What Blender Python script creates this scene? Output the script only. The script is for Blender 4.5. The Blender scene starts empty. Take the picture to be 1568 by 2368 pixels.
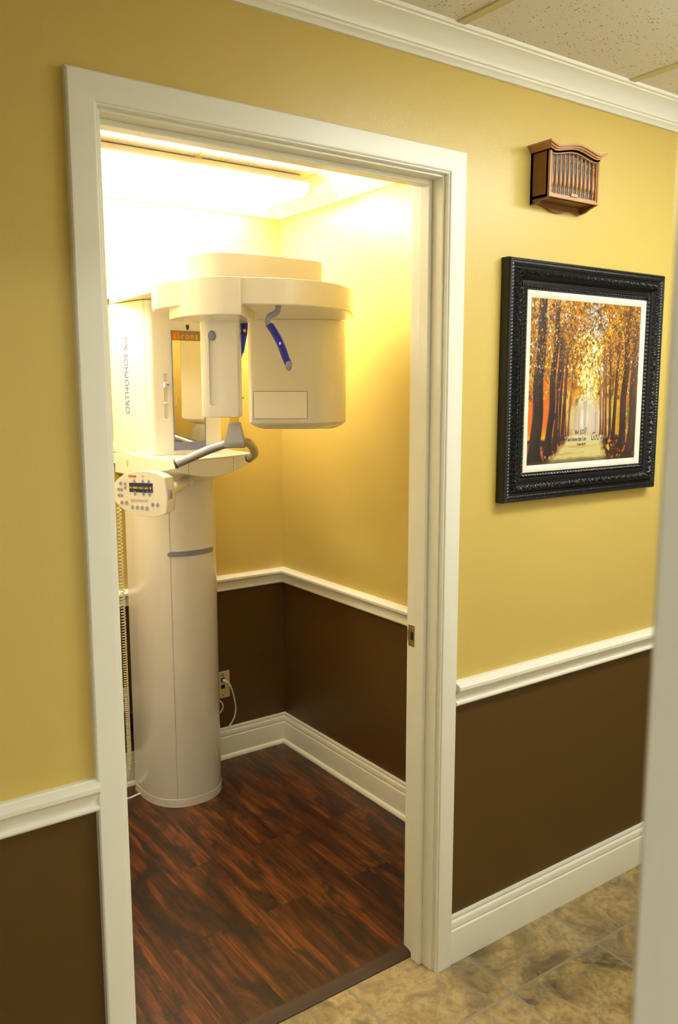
import bpy, bmesh, math, random
import numpy as np
from mathutils import Vector, Matrix
random.seed(7)
C = bpy.context.scene.collection
PI = math.pi
R2 = Vector((0.81580647, -0.578325, 0))     # axes of the x-ray machine's turned heads
F2 = Vector((0.578325, 0.81580647, 0))
UP = Vector((0, 0, 1))

# ---------------------------------------------------------------- materials
def s2l(r, g, b):
    def f(c):
        c /= 255.0
        return c / 12.92 if c <= 0.04045 else ((c + 0.055) / 1.055) ** 2.4
    return (f(r), f(g), f(b), 1)

def mat(name, rgb, rough=0.5, metal=0.0, bump=0.0, bscale=200.0, coat=0.0, emis=None, estr=0.0, mottle=0.0, mscale=8.0, spec=0.5, bdist=0.002):
    m = bpy.data.materials.new(name); m.use_nodes = True
    nt = m.node_tree; b = nt.nodes['Principled BSDF']
    col = s2l(*rgb)
    b.inputs['Base Color'].default_value = col
    b.inputs['Roughness'].default_value = rough
    b.inputs['Metallic'].default_value = metal
    b.inputs['Specular IOR Level'].default_value = spec
    if coat:
        b.inputs['Coat Weight'].default_value = coat
        b.inputs['Coat Roughness'].default_value = 0.06
    tc = nt.nodes.new('ShaderNodeTexCoord')
    if mottle:
        n = nt.nodes.new('ShaderNodeTexNoise'); n.inputs['Scale'].default_value = mscale; n.inputs['Detail'].default_value = 5
        nt.links.new(tc.outputs['Object'], n.inputs['Vector'])
        mx = nt.nodes.new('ShaderNodeMix'); mx.data_type = 'RGBA'
        mx.inputs[6].default_value = tuple(c * (1 - mottle) for c in col[:3]) + (1,)
        mx.inputs[7].default_value = tuple(min(1, c * (1 + mottle)) for c in col[:3]) + (1,)
        nt.links.new(n.outputs['Fac'], mx.inputs[0]); nt.links.new(mx.outputs[2], b.inputs['Base Color'])
    if bump:
        n = nt.nodes.new('ShaderNodeTexNoise'); n.inputs['Scale'].default_value = bscale; n.inputs['Detail'].default_value = 3
        nt.links.new(tc.outputs['Object'], n.inputs['Vector'])
        bp = nt.nodes.new('ShaderNodeBump'); bp.inputs['Strength'].default_value = bump; bp.inputs['Distance'].default_value = bdist
        nt.links.new(n.outputs['Fac'], bp.inputs['Height']); nt.links.new(bp.outputs['Normal'], b.inputs['Normal'])
    if emis:
        b.inputs['Emission Color'].default_value = s2l(*emis); b.inputs['Emission Strength'].default_value = estr
    return m

def ramp(nt, fac, stops, interp='LINEAR'):
    r = nt.nodes.new('ShaderNodeValToRGB'); r.color_ramp.interpolation = interp
    e = r.color_ramp.elements
    while len(e) < len(stops): e.new(0.5)
    for i, (p, c) in enumerate(stops):
        e[i].position = p; e[i].color = c
    nt.links.new(fac, r.inputs['Fac']); return r.outputs['Color']

def mixc(nt, fac, a, b, mode='MIX'):
    mx = nt.nodes.new('ShaderNodeMix'); mx.data_type = 'RGBA'; mx.blend_type = mode
    for i, v in ((0, fac), (6, a), (7, b)):
        if hasattr(v, 'is_linked'): nt.links.new(v, mx.inputs[i])
        else: mx.inputs[i].default_value = v
    return mx.outputs[2]

def texnode(nt, kind, vec, scale, detail=4, rough=0.55, dist=0.0):
    n = nt.nodes.new(kind); n.inputs['Scale'].default_value = scale
    if kind == 'ShaderNodeTexNoise':
        n.inputs['Detail'].default_value = detail; n.inputs['Roughness'].default_value = rough; n.inputs['Distortion'].default_value = dist
    nt.links.new(vec, n.inputs['Vector']); return n

def mapping(nt, scale=(1, 1, 1), loc=(0, 0, 0)):
    tc = nt.nodes.new('ShaderNodeTexCoord'); mp = nt.nodes.new('ShaderNodeMapping')
    mp.inputs['Scale'].default_value = scale; mp.inputs['Location'].default_value = loc
    nt.links.new(tc.outputs['Object'], mp.inputs['Vector']); return mp.outputs['Vector']

def math_node(nt, op, a, b=None):
    n = nt.nodes.new('ShaderNodeMath'); n.operation = op
    for i, v in enumerate((a, b)):
        if v is None: continue
        if hasattr(v, 'is_linked'): nt.links.new(v, n.inputs[i])
        else: n.inputs[i].default_value = v
    return n.outputs[0]

def bump_to(nt, b, h, strength, dist):
    bp = nt.nodes.new('ShaderNodeBump'); bp.inputs['Strength'].default_value = strength; bp.inputs['Distance'].default_value = dist
    nt.links.new(h, bp.inputs['Height']); nt.links.new(bp.outputs['Normal'], b.inputs['Normal'])

def mat_tile():
    m = bpy.data.materials.new('slate_tile'); m.use_nodes = True; nt = m.node_tree; b = nt.nodes['Principled BSDF']
    v0 = mapping(nt)
    br = nt.nodes.new('ShaderNodeTexBrick'); br.offset = 0.0; br.squash = 1.0
    br.inputs['Scale'].default_value = 1.0; br.inputs['Mortar Size'].default_value = 0.0042; br.inputs['Mortar Smooth'].default_value = 0.15
    br.inputs['Brick Width'].default_value = 0.336; br.inputs['Row Height'].default_value = 0.336; br.inputs['Bias'].default_value = 0
    br.inputs['Color1'].default_value = (0, 0, 0, 1); br.inputs['Color2'].default_value = (1, 1, 1, 1); br.inputs['Mortar'].default_value = (0.5, 0.5, 0.5, 1)
    vb = mapping(nt, (1, 1, 1), (0.0715, 0.186 + 0.336 * 20, 0))
    nt.links.new(vb, br.inputs['Vector'])
    # every tile its own offset into the stone pattern
    sep = nt.nodes.new('ShaderNodeSeparateColor'); nt.links.new(br.outputs['Color'], sep.inputs[0])
    off = nt.nodes.new('ShaderNodeVectorMath'); off.operation = 'MULTIPLY_ADD'
    cmb = nt.nodes.new('ShaderNodeCombineXYZ')
    for i in range(3): nt.links.new(sep.outputs[0], cmb.inputs[i])
    nt.links.new(cmb.outputs[0], off.inputs[0]); off.inputs[1].default_value = (7.3, 3.1, 5.7); nt.links.new(v0, off.inputs[2])
    v = off.outputs[0]
    n1 = texnode(nt, 'ShaderNodeTexNoise', v, 3.4, 4, 0.5, 0.8); n2 = texnode(nt, 'ShaderNodeTexNoise', v, 8, 6, 0.58, 1.6); n3 = texnode(nt, 'ShaderNodeTexNoise', v, 48, 6, 0.7)
    c = ramp(nt, n1.outputs['Fac'], [(0.38, s2l(78, 70, 56)), (0.45, s2l(134, 110, 68)), (0.50, s2l(178, 148, 86)), (0.57, s2l(186, 166, 118)), (0.65, s2l(120, 98, 68))])
    c2 = ramp(nt, n2.outputs['Fac'], [(0.38, s2l(92, 82, 66)), (0.46, s2l(166, 142, 88)), (0.56, s2l(192, 172, 124)), (0.66, s2l(116, 100, 78))])
    c = mixc(nt, 0.5, c, c2)
    c = mixc(nt, ramp(nt, n3.outputs['Fac'], [(0.40, (0.5, 0.5, 0.5, 1)), (0.52, (0, 0, 0, 1))]), c, s2l(112, 98, 74))
    c = mixc(nt, math_node(nt, 'MULTIPLY', sep.outputs[0], 0.25), c, s2l(152, 132, 104))
    c = mixc(nt, br.outputs['Fac'], c, s2l(150, 140, 116))
    nt.links.new(c, b.inputs['Base Color']); b.inputs['Roughness'].default_value = 0.42
    h = math_node(nt, 'SUBTRACT', math_node(nt, 'ADD', math_node(nt, 'MULTIPLY', n2.outputs['Fac'], 0.7), math_node(nt, 'MULTIPLY', n3.outputs['Fac'], 0.25)), math_node(nt, 'MULTIPLY', br.outputs['Fac'], 0.9))
    bump_to(nt, b, h, 0.5, 0.004)
    return m

def mat_wood_floor():
    m = bpy.data.materials.new('rustic_plank'); m.use_nodes = True; nt = m.node_tree; b = nt.nodes['Principled BSDF']
    # planks run along y: swap the axes for the brick pattern
    tc = nt.nodes.new('ShaderNodeTexCoord'); sx = nt.nodes.new('ShaderNodeSeparateXYZ'); nt.links.new(tc.outputs['Object'], sx.inputs[0])
    cb = nt.nodes.new('ShaderNodeCombineXYZ'); nt.links.new(math_node(nt, 'ADD', sx.outputs[1], 10.23), cb.inputs[0]); nt.links.new(math_node(nt, 'ADD', sx.outputs[0], 10.05), cb.inputs[1])
    br = nt.nodes.new('ShaderNodeTexBrick'); br.offset = 0.37; br.offset_frequency = 2
    br.inputs['Scale'].default_value = 1.0; br.inputs['Mortar Size'].default_value = 0.0007; br.inputs['Mortar Smooth'].default_value = 0.0
    br.inputs['Brick Width'].default_value = 0.92; br.inputs['Row Height'].default_value = 0.152; br.inputs['Bias'].default_value = 0
    br.inputs['Color1'].default_value = (0, 0, 0, 1); br.inputs['Color2'].default_value = (1, 1, 1, 1); br.inputs['Mortar'].default_value = (0.5, 0.5, 0.5, 1)
    nt.links.new(cb.outputs[0], br.inputs['Vector'])
    sep = nt.nodes.new('ShaderNodeSeparateColor'); nt.links.new(br.outputs['Color'], sep.inputs[0])
    def vec(s):
        ml = nt.nodes.new('ShaderNodeVectorMath'); ml.operation = 'MULTIPLY'; nt.links.new(tc.outputs['Object'], ml.inputs[0]); ml.inputs[1].default_value = s
        o = nt.nodes.new('ShaderNodeVectorMath'); o.operation = 'MULTIPLY_ADD'
        c3 = nt.nodes.new('ShaderNodeCombineXYZ')
        for i in range(3): nt.links.new(sep.outputs[0], c3.inputs[i])
        nt.links.new(c3.outputs[0], o.inputs[0]); o.inputs[1].default_value = (31, 17, 23); nt.links.new(ml.outputs[0], o.inputs[2]); return o.outputs[0]
    g1 = texnode(nt, 'ShaderNodeTexNoise', vec((30, 2.4, 1)), 1.0, 6, 0.62, 0.5)       # broad streaks
    g2 = texnode(nt, 'ShaderNodeTexNoise', vec((190, 7, 1)), 1.0, 6, 0.65, 0.3)         # fine grain
    g3 = texnode(nt, 'ShaderNodeTexNoise', vec((13, 4.5, 1)), 1.0, 5, 0.6, 1.2)          # dark smudges
    g4 = texnode(nt, 'ShaderNodeTexNoise', vec((14, 150, 1)), 1.0, 4, 0.6, 0.2)         # saw marks across the grain
    c = ramp(nt, g1.outputs['Fac'], [(0.30, s2l(36, 22, 15)), (0.42, s2l(70, 39, 21)), (0.52, s2l(104, 56, 26)), (0.62, s2l(134, 77, 36)), (0.74, s2l(78, 42, 22))])
    c = mixc(nt, ramp(nt, g2.outputs['Fac'], [(0.36, (0.75, 0.75, 0.75, 1)), (0.58, (0, 0, 0, 1))]), c, s2l(50, 25, 15))
    dark = ramp(nt, g3.outputs['Fac'], [(0.47, (0, 0, 0, 1)), (0.60, (0.95, 0.95, 0.95, 1))])
    saw = ramp(nt, g4.outputs['Fac'], [(0.40, (1, 1, 1, 1)), (0.62, (0.55, 0.55, 0.55, 1))])
    c = mixc(nt, mixc(nt, 1.0, dark, saw, 'MULTIPLY'), c, s2l(36, 27, 22))
    c = mixc(nt, br.outputs['Fac'], c, s2l(26, 15, 10))
    nt.links.new(c, b.inputs['Base Color']); b.inputs['Roughness'].default_value = 0.36
    bump_to(nt, b, math_node(nt, 'SUBTRACT', g2.outputs['Fac'], br.outputs['Fac']), 0.25, 0.001)
    return m

def mat_ceiling_tile():
    m = bpy.data.materials.new('acoustic_tile'); m.use_nodes = True; nt = m.node_tree; b = nt.nodes['Principled BSDF']
    v = mapping(nt); v2 = mapping(nt, (1.0, 1.6, 1.0))
    vo = nt.nodes.new('ShaderNodeTexVoronoi'); vo.inputs['Scale'].default_value = 90; nt.links.new(v2, vo.inputs['Vector'])
    vs = nt.nodes.new('ShaderNodeTexVoronoi'); vs.inputs['Scale'].default_value = 230; nt.links.new(v, vs.inputs['Vector'])
    n = texnode(nt, 'ShaderNodeTexNoise', v, 25, 3)
    thr = math_node(nt, 'MULTIPLY', n.outputs['Fac'], 0.42)
    pit = math_node(nt, 'LESS_THAN', vo.outputs['Distance'], thr)
    sp = nt.nodes.new('ShaderNodeSeparateColor'); nt.links.new(vo.outputs['Color'], sp.inputs[0])
    pit = math_node(nt, 'MULTIPLY', pit, math_node(nt, 'GREATER_THAN', sp.outputs[0], 0.62))
    sq = nt.nodes.new('ShaderNodeSeparateColor'); nt.links.new(vs.outputs['Color'], sq.inputs[0])
    pin = math_node(nt, 'MULTIPLY', math_node(nt, 'LESS_THAN', vs.outputs['Distance'], 0.22), math_node(nt, 'GREATER_THAN', sq.outputs[0], 0.75))
    allp = math_node(nt, 'MAXIMUM', pit, pin)
    c = mixc(nt, allp, s2l(230, 226, 214), s2l(150, 134, 108))
    nt.links.new(c, b.inputs['Base Color']); b.inputs['Roughness'].default_value = 0.9
    bump_to(nt, b, math_node(nt, 'SUBTRACT', n.outputs['Fac'], allp), 0.4, 0.003)
    return m

M = {}
M['yellow'] = mat('yellow_wall_paint', (210, 186, 101), 0.34, spec=0.6, bump=0.24, bscale=230, bdist=0.0015)
M['brown'] = mat('brown_wall_paint', (88, 63, 23), 0.42, bump=0.16, bscale=230, bdist=0.0015)
M['offwhite'] = mat('off_white_wall_paint', (232, 229, 218), 0.5)
M['trim'] = mat('white_trim_paint', (238, 236, 222), 0.32, bump=0.05, bscale=120)
M['casing'] = mat('casing_trim_paint', (238, 237, 224), 0.32, bump=0.06, bscale=160)
M['tile'] = mat_tile(); M['wood'] = mat_wood_floor(); M['ceil'] = mat_ceiling_tile()
M['tbar'] = mat('grid_bar_enamel', (206, 194, 142), 0.4)
M['cream'] = mat('cream_plastic', (232, 229, 220), 0.22, coat=0.3)
M['cream_shell'] = mat('cream_shell', (226, 222, 216), 0.16, coat=0.6)
M['grey'] = mat('grey_plastic', (134, 136, 158), 0.45, bump=0.05, bscale=900)
M['lightgrey'] = mat('light_grey_plastic', (204, 206, 228), 0.4)
M['seam'] = mat('dark_seam', (70, 56, 34), 0.6)
M['mirror'] = mat('mirror_glass', (238, 232, 214), 0.01, metal=1.0)
M['bluegrey'] = mat('blue_grey_frame', (126, 130, 166), 0.4)
M['orange'] = mat('orange_print', (208, 118, 14), 0.4)
M['brownprint'] = mat('brown_print', (158, 118, 52), 0.4)
M['sand'] = mat('sand_print', (222, 198, 140), 0.4)
M['yellowprint'] = mat('yellow_print', (244, 200, 70), 0.4)
M['bluetext'] = mat('pale_blue_print', (122, 130, 190), 0.5)
M['blue'] = mat('blue_plastic', (20, 22, 150), 0.3)
M['brightblue'] = mat('bright_blue_plastic', (14, 40, 235), 0.3)
M['steel'] = mat('brushed_grey_metal', (172, 172, 176), 0.3, metal=0.8, bump=0.03, bscale=1500)
M['pewter'] = mat('pewter_grey_casting', (160, 158, 160), 0.38, metal=0.45, mottle=0.08, mscale=60)
M['yelplastic'] = mat('yellow_plastic', (232, 192, 16), 0.35)
M['black'] = mat('black_print', (34, 28, 28), 0.5)
M['darkgrey'] = mat('dark_grey', (64, 62, 70), 0.5)
M['screen'] = mat('blue_display', (34, 26, 96), 0.15)
M['screenband'] = mat('amber_display_band', (96, 74, 22), 0.15)
M['digits'] = mat('glowing_digits', (200, 210, 40), 0.4, emis=(190, 210, 40), estr=0.5)
M['ledgreen'] = mat('green_led', (110, 240, 20), 0.4, emis=(120, 255, 20), estr=1.5)
M['ledred'] = mat('orange_led', (255, 140, 90), 0.4, emis=(255, 120, 70), estr=1.2)
M['button'] = mat('grey_button', (168, 170, 194), 0.45)
M['ink'] = mat('grey_ink', (118, 114, 140), 0.5)
M['warn'] = mat('brown_ink', (132, 108, 66), 0.6)
M['label'] = mat('white_label', (214, 210, 200), 0.5)
M['cord'] = mat('ivory_cord', (232, 222, 194), 0.35)
M['white'] = mat('white_cable', (226, 222, 212), 0.4)
M['plate'] = mat('almond_plate', (214, 194, 140), 0.35)
M['outletgrey'] = mat('grey_white_outlet', (200, 192, 178), 0.4)
M['adapter'] = mat('black_adapter', (28, 26, 30), 0.4)
M['jackblue'] = mat('blue_jack', (40, 78, 128), 0.4)
M['brass'] = mat('worn_brass', (190, 162, 104), 0.28, metal=0.9, mottle=0.3, mscale=90)
M['iron'] = mat('black_frame_paint', (24, 24, 28), 0.22, bump=0.05, bscale=400)
M['linen'] = mat('ivory_linen', (238, 232, 214), 0.85, bump=0.25, bscale=900)
M['chime'] = mat('brown_stained_wood', (124, 78, 32), 0.38, mottle=0.18, mscale=20)
M['chimefront'] = mat('light_walnut_trim', (186, 138, 88), 0.34, mottle=0.12, mscale=40)
M['spindle'] = mat('turned_walnut', (190, 142, 96), 0.3, mottle=0.12, mscale=60)
M['cloth'] = mat('grey_speaker_cloth', (136, 130, 128), 0.8, bump=0.3, bscale=1500)
M['threshold'] = mat('dark_brown_vinyl', (68, 48, 32), 0.4, bump=0.1, bscale=120)
M['apron'] = mat('blue_grey_vinyl', (182, 192, 190), 0.5, mottle=0.1, mscale=14)
M['pan'] = mat('white_enamel', (232, 226, 204), 0.4)
M['endcap'] = mat('ivory_end_cap', (246, 232, 160), 0.4)
M['lens_room'] = mat('room_lamp_lens', (255, 250, 235), 0.4, emis=(255, 247, 229), estr=31.0)
M['lens_hall'] = mat('hall_lamp_lens', (255, 252, 240), 0.4, emis=(253, 255, 246), estr=18.5)
M['lens_near'] = mat('near_room_lamp_lens', (255, 252, 240), 0.4, emis=(253, 255, 246), estr=30.0)
M['lens_hall_dim'] = mat('hall_lamp_lens_dim', (255, 252, 240), 0.4, emis=(255, 255, 246), estr=1.5)

# ---------------------------------------------------------------- mesh helpers
class MB:
    def __init__(s): s.v = []; s.f = []; s.m = []
    def add(s, vs, fs, mi=0):
        o = len(s.v); s.v += [tuple(v) for v in vs]; s.f += [tuple(i + o for i in f) for f in fs]; s.m += [mi] * len(fs); return s
    def box(s, a, b, mi=0):
        x0, y0, z0 = a; x1, y1, z1 = b
        v = [(x0, y0, z0), (x1, y0, z0), (x1, y1, z0), (x0, y1, z0), (x0, y0, z1), (x1, y0, z1), (x1, y1, z1), (x0, y1, z1)]
        return s.add(v, [(0, 3, 2, 1), (4, 5, 6, 7), (0, 1, 5, 4), (1, 2, 6, 5), (2, 3, 7, 6), (3, 0, 4, 7)], mi)
    def prism(s, poly, z0, z1, mi=0):
        n = len(poly); v = [(x, y, z0) for x, y in poly] + [(x, y, z1) for x, y in poly]
        f = [tuple(range(n - 1, -1, -1)), tuple(range(n, 2 * n))] + [(i, (i + 1) % n, n + (i + 1) % n, n + i) for i in range(n)]
        return s.add(v, f, mi)
    def slab(s, pts, O, X, Y, Z, t0, t1, mi=0):
        """a flat outline given in (X, Y), from offset t0 to t1 along Z"""
        n = len(pts); v = [O + X * a + Y * b + Z * t0 for a, b in pts] + [O + X * a + Y * b + Z * t1 for a, b in pts]
        f = [tuple(range(n - 1, -1, -1)), tuple(range(n, 2 * n))] + [(i, (i + 1) % n, n + (i + 1) % n, n + i) for i in range(n)]
        return s.add(v, f, mi)
    def obox(s, O, X, Y, Z, a, b, mi=0):
        return s.slab([(a[0], a[1]), (b[0], a[1]), (b[0], b[1]), (a[0], b[1])], O, X, Y, Z, a[2], b[2], mi)
    def rings(s, rings, cap=True, closed=True, mi=0):
        n = len(rings[0]); v = [p for r in rings for p in r]; f = []
        for k in range(len(rings) - 1):
            for i in range(n if closed else n - 1):
                j = (i + 1) % n; f.append((k * n + i, k * n + j, (k + 1) * n + j, (k + 1) * n + i))
        if cap: f.append(tuple(range(n - 1, -1, -1))); f.append(tuple((len(rings) - 1) * n + i for i in range(n)))
        return s.add(v, f, mi)
    def tube(s, path, r, n=12, mi=0, cap=True):
        path = [Vector(p) for p in path]; rs = r if isinstance(r, (list, tuple)) else [r] * len(path)
        rings = []; prev = None
        for i, p in enumerate(path):
            t = (path[min(i + 1, len(path) - 1)] - path[max(i - 1, 0)]).normalized()
            if prev is None:
                a = Vector((0, 0, 1)) if abs(t.z) < 0.9 else Vector((1, 0, 0))
                u = (a - t * a.dot(t)).normalized()
            else:
                u = (prev - t * prev.dot(t)).normalized()
            prev = u; w = t.cross(u)
            rings.append([p + (u * math.cos(2 * PI * k / n) + w * math.sin(2 * PI * k / n)) * rs[i] for k in range(n)])
        return s.rings(rings, cap, True, mi)
    def lathe(s, prof, O, n=16, mi=0):
        rings = [[(O[0] + r * math.cos(2 * PI * k / n), O[1] + r * math.sin(2 * PI * k / n), O[2] + z) for k in range(n)] for r, z in prof]
        return s.rings(rings, True, True, mi)
    def ball(s, O, r, n=10, mi=0, X=Vector((1, 0, 0)), Y=Vector((0, 1, 0)), Z=Vector((0, 0, 1)), sc=(1, 1, 1)):
        O = Vector(O); rings = []
        for i in range(n + 1):
            t = PI * i / n; rr = max(math.sin(t), 0.02)
            rings.append([O + (X * (sc[0] * rr * math.cos(2 * PI * k / (2 * n))) + Y * (sc[1] * rr * math.sin(2 * PI * k / (2 * n))) - Z * (sc[2] * math.cos(t))) * r for k in range(2 * n)])
        return s.rings(rings, True, True, mi)
    def mesh(s, name, off=(0, 0, 0), smooth=35):
        me = bpy.data.meshes.new(name); ox, oy, oz = off
        me.from_pydata([(x - ox, y - oy, z - oz) for x, y, z in s.v], [], s.f)
        bm = bmesh.new(); bm.from_mesh(me); bmesh.ops.recalc_face_normals(bm, faces=bm.faces); bm.to_mesh(me); bm.free()
        for p, mi in zip(me.polygons, s.m): p.material_index = mi
        if smooth:
            me.polygons.foreach_set('use_smooth', [True] * len(me.polygons))
            me.set_sharp_from_angle(angle=math.radians(smooth))
        return me

POS = {}
def wpos(o): return POS.get(o.name, Vector((0, 0, 0))) if o else Vector((0, 0, 0))
def obj(name, mb, mats, parent=None, bevel=0.0, seg=2, smooth=35, base=None, label=None):
    off = wpos(parent) if parent else Vector(base or (0, 0, 0))
    me = mb.mesh(name, off, smooth)
    for m in (mats if isinstance(mats, (list, tuple)) else [mats]): me.materials.append(m)
    o = bpy.data.objects.new(name, me); C.objects.link(o)
    if parent: o.parent = parent
    else: o.location = off
    POS[o.name] = off
    if bevel:
        bv = o.modifiers.new('bevel', 'BEVEL'); bv.width = bevel; bv.segments = seg; bv.limit_method = 'ANGLE'; bv.angle_limit = math.radians(40)
        bv.harden_normals = True
    if label: o['label'] = label
    return o
def tag(o, label, cat, group=None, kind=None):
    o['label'] = label; o['category'] = cat
    if group: o['group'] = group
    if kind: o['kind'] = kind
    return o
def thing(name, label, cat, loc, group=None, kind=None):
    o = bpy.data.objects.new(name, None); C.objects.link(o); o.location = loc; o.empty_display_size = 0.1
    POS[o.name] = Vector(loc); return tag(o, label, cat, group, kind)
def struct(name, mb, mats, label, cat, **k):
    return tag(obj(name, mb, mats, **k), label, cat, kind='structure')
def rrect(x0, y0, x1, y1, r, n=6):
    rs = r if isinstance(r, (list, tuple)) else [r] * 4
    out = []
    for (cx, cy, a0), rr in zip(((x1, y1, 0), (x0, y1, 90), (x0, y0, 180), (x1, y0, 270)), rs):
        sx = -1 if cx == x1 else 1; sy = -1 if cy == y1 else 1
        if rr <= 0: out.append((cx, cy)); continue
        for k in range(n + 1):
            a = math.radians(a0 + 90 * k / n); out.append((cx + sx * rr + rr * math.cos(a), cy + sy * rr + rr * math.sin(a)))
    return out
def ell(cx, cy, a, b, n=24): return [(cx + a * math.cos(2 * PI * k / n), cy + b * math.sin(2 * PI * k / n)) for k in range(n)]
def sweep(prof, path, mb=None, mi=0, closed=False):
    """profile (out, z) carried along a floor path with mitred corners; out is to the left of travel"""
    mb = mb or MB(); P = [Vector(p) for p in path]; n = len(P); rings = []
    for i in range(n):
        d0 = (P[i] - P[i - 1]).normalized() if (i or closed) else None
        d1 = (P[(i + 1) % n] - P[i]).normalized() if (i < n - 1 or closed) else None
        d0 = d0 or d1; d1 = d1 or d0
        n0 = Vector((-d0.y, d0.x)); n1 = Vector((-d1.y, d1.x)); b = (n0 + n1).normalized(); k = 1 / max(b.dot(n0), 0.2)
        rings.append([(P[i].x + b.x * o * k, P[i].y + b.y * o * k, z) for o, z in prof])
    return mb.rings(rings, True, True, mi)
def bool_cut(o, cutter):
    me = cutter.mesh('cutter', wpos(o.parent) if o.parent else POS.get(o.name, (0, 0, 0)), 0)
    c = bpy.data.objects.new('cutter', me); C.objects.link(c); c.matrix_world = Matrix.Translation(wpos(o))
    md = o.modifiers.new('cut', 'BOOLEAN'); md.object = c; md.operation = 'DIFFERENCE'; md.solver = 'EXACT'
    bpy.context.view_layer.update(); dg = bpy.context.evaluated_depsgraph_get()
    new = bpy.data.meshes.new_from_object(o.evaluated_get(dg)); o.modifiers.clear(); o.data = new
    bpy.data.objects.remove(c, do_unlink=True)
    new.polygons.foreach_set('use_smooth', [True] * len(new.polygons)); new.set_sharp_from_angle(angle=math.radians(30))
    return o
def text(name, body, size, O, X, Y, m, parent, ext=0.0003, shear=0.0, align='LEFT', sx=1.0, space=1.0, offset=0.0):
    cu = bpy.data.curves.new(name, 'FONT'); cu.body = body; cu.size = size; cu.extrude = ext; cu.shear = shear; cu.align_x = align; cu.space_character = space; cu.resolution_u = 3; cu.offset = offset
    t = bpy.data.objects.new(name, cu); C.objects.link(t); bpy.context.view_layer.update()
    me = bpy.data.meshes.new_from_object(t.evaluated_get(bpy.context.evaluated_depsgraph_get())); bpy.data.objects.remove(t, do_unlink=True)
    X = Vector(X).normalized(); Y = Vector(Y).normalized(); Z = X.cross(Y); off = wpos(parent); O = Vector(O) - off
    for v in me.vertices:
        x, y, z = v.co; v.co = O + X * (x * sx) + Y * y + Z * z
    me.materials.clear(); me.materials.append(m); me.name = name
    o = bpy.data.objects.new(name, me); C.objects.link(o); o.parent = parent; POS[o.name] = off
    return o
def copy_part(o, delta, parent=None):
    c = o.copy(); C.objects.link(c); c.location = Vector(o.location) + Vector(delta)
    if parent: c.parent = parent
    POS[c.name] = wpos(o) + Vector(delta)
    return c
def bez(pts, n=8):
    """smooth curve through points"""
    P = [Vector(p) for p in pts]; out = []
    for i in range(len(P) - 1):
        p0 = P[max(i - 1, 0)]; p1 = P[i]; p2 = P[i + 1]; p3 = P[min(i + 2, len(P) - 1)]
        for k in range(n):
            t = k / n
            out.append(0.5 * ((2 * p1) + (p2 - p0) * t + (2 * p0 - 5 * p1 + 4 * p2 - p3) * t * t + (3 * p1 - p0 - 3 * p2 + p3) * t ** 3))
    return out + [P[-1]]

# ---------------------------------------------------------------- the setting
YB, XR, XL = 1.49, 1.287, -0.30         # x-ray room: back, right, left wall
HC, RC = 2.335, 2.30                     # hall and room ceiling heights
WT = 0.102                               # partition thickness
OX0, OX1, OZ = 0.006, 0.820, 2.024       # clear door opening
SPLIT = 0.762
def wall(name, boxes, label, upper='yellow', lower='brown'):
    mb = MB()
    for a, b in boxes:
        (x0, y0, z0), (x1, y1, z1) = a, b
        if z0 < SPLIT < z1: mb.box(a, (x1, y1, SPLIT), 1); mb.box((x0, y0, SPLIT), b, 0)
        else: mb.box(a, b, 1 if z1 <= SPLIT else 0)
    return struct(name, mb, [M[upper], M[lower]], label, 'wall', smooth=0)
HX0, HX1, HY = -2.3, 3.9, -1.28
wall('wall_front', [((HX0, 0, 0), (OX0 - 0.018, WT, 2.45)), ((OX1 + 0.018, 0, 0), (HX1, WT, 2.45)), ((OX0 - 0.018, 0, OZ + 0.018), (OX1 + 0.018, WT, 2.45))], 'yellow over brown hallway wall with the open doorway in it')
wall('wall_back', [((XL - 0.1, YB, 0), (XR + 0.1, YB + 0.1, 2.45))], 'yellow over brown wall behind the x-ray machine')
wall('wall_right', [((XR, WT, 0), (XR + 0.1, YB, 2.45))], 'yellow over brown wall right of the x-ray machine')
wall('wall_left', [((XL - 0.1, WT, 0), (XL, YB, 2.45))], 'left wall of the x-ray room hidden beyond the doorway')
wall('wall_near', [((HX0, HY - 0.12, 0), (-1.10, HY, 2.45)), ((-0.147, HY - 0.12, 0), (HX1, HY, 2.45)), ((-1.10, HY - 0.12, 2.06), (-0.147, HY, 2.45))], 'hallway wall opposite, around the doorway the picture is taken from', 'offwhite', 'offwhite')
wall('wall_end_left', [((HX0 - 0.1, HY, 0), (HX0, 0, 2.45))], 'far left end wall of the hallway', 'offwhite', 'offwhite')
wall('wall_end_right', [((HX1, HY, 0), (HX1 + 0.1, 0, 2.45))], 'far right end wall of the hallway', 'offwhite', 'offwhite')
struct('floor', MB().box((HX0, -4.3, -0.05), (HX1, 0.10, 0.0)), M['tile'], 'mottled tan and grey square slate look tile floor in the hallway', 'floor', smooth=0)
struct('floor', MB().box((XL, 0.10, -0.05), (XR, YB, 0.004)), M['wood'], 'dark red brown rustic plank floor under the x-ray machine', 'floor', smooth=0)
struct('ceiling', MB().box((HX0, HY, HC), (HX1, 0.0, HC + 0.1)), M['ceil'], 'speckled acoustic tile ceiling over the hallway', 'ceiling', smooth=0)
NY = -4.2
wall('wall_far_behind', [((HX0, NY - 0.1, 0), (1.6, NY, 2.5))], 'wall of the room behind the viewer', 'offwhite', 'offwhite')
wall('wall_behind_left', [((HX0 - 0.1, NY, 0), (HX0, HY - 0.12, 2.5))], 'left wall of the room behind the viewer', 'offwhite', 'offwhite')
wall('wall_behind_right', [((1.6, NY, 0), (1.7, HY - 0.12, 2.5))], 'right wall of the room behind the viewer', 'offwhite', 'offwhite')
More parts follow.
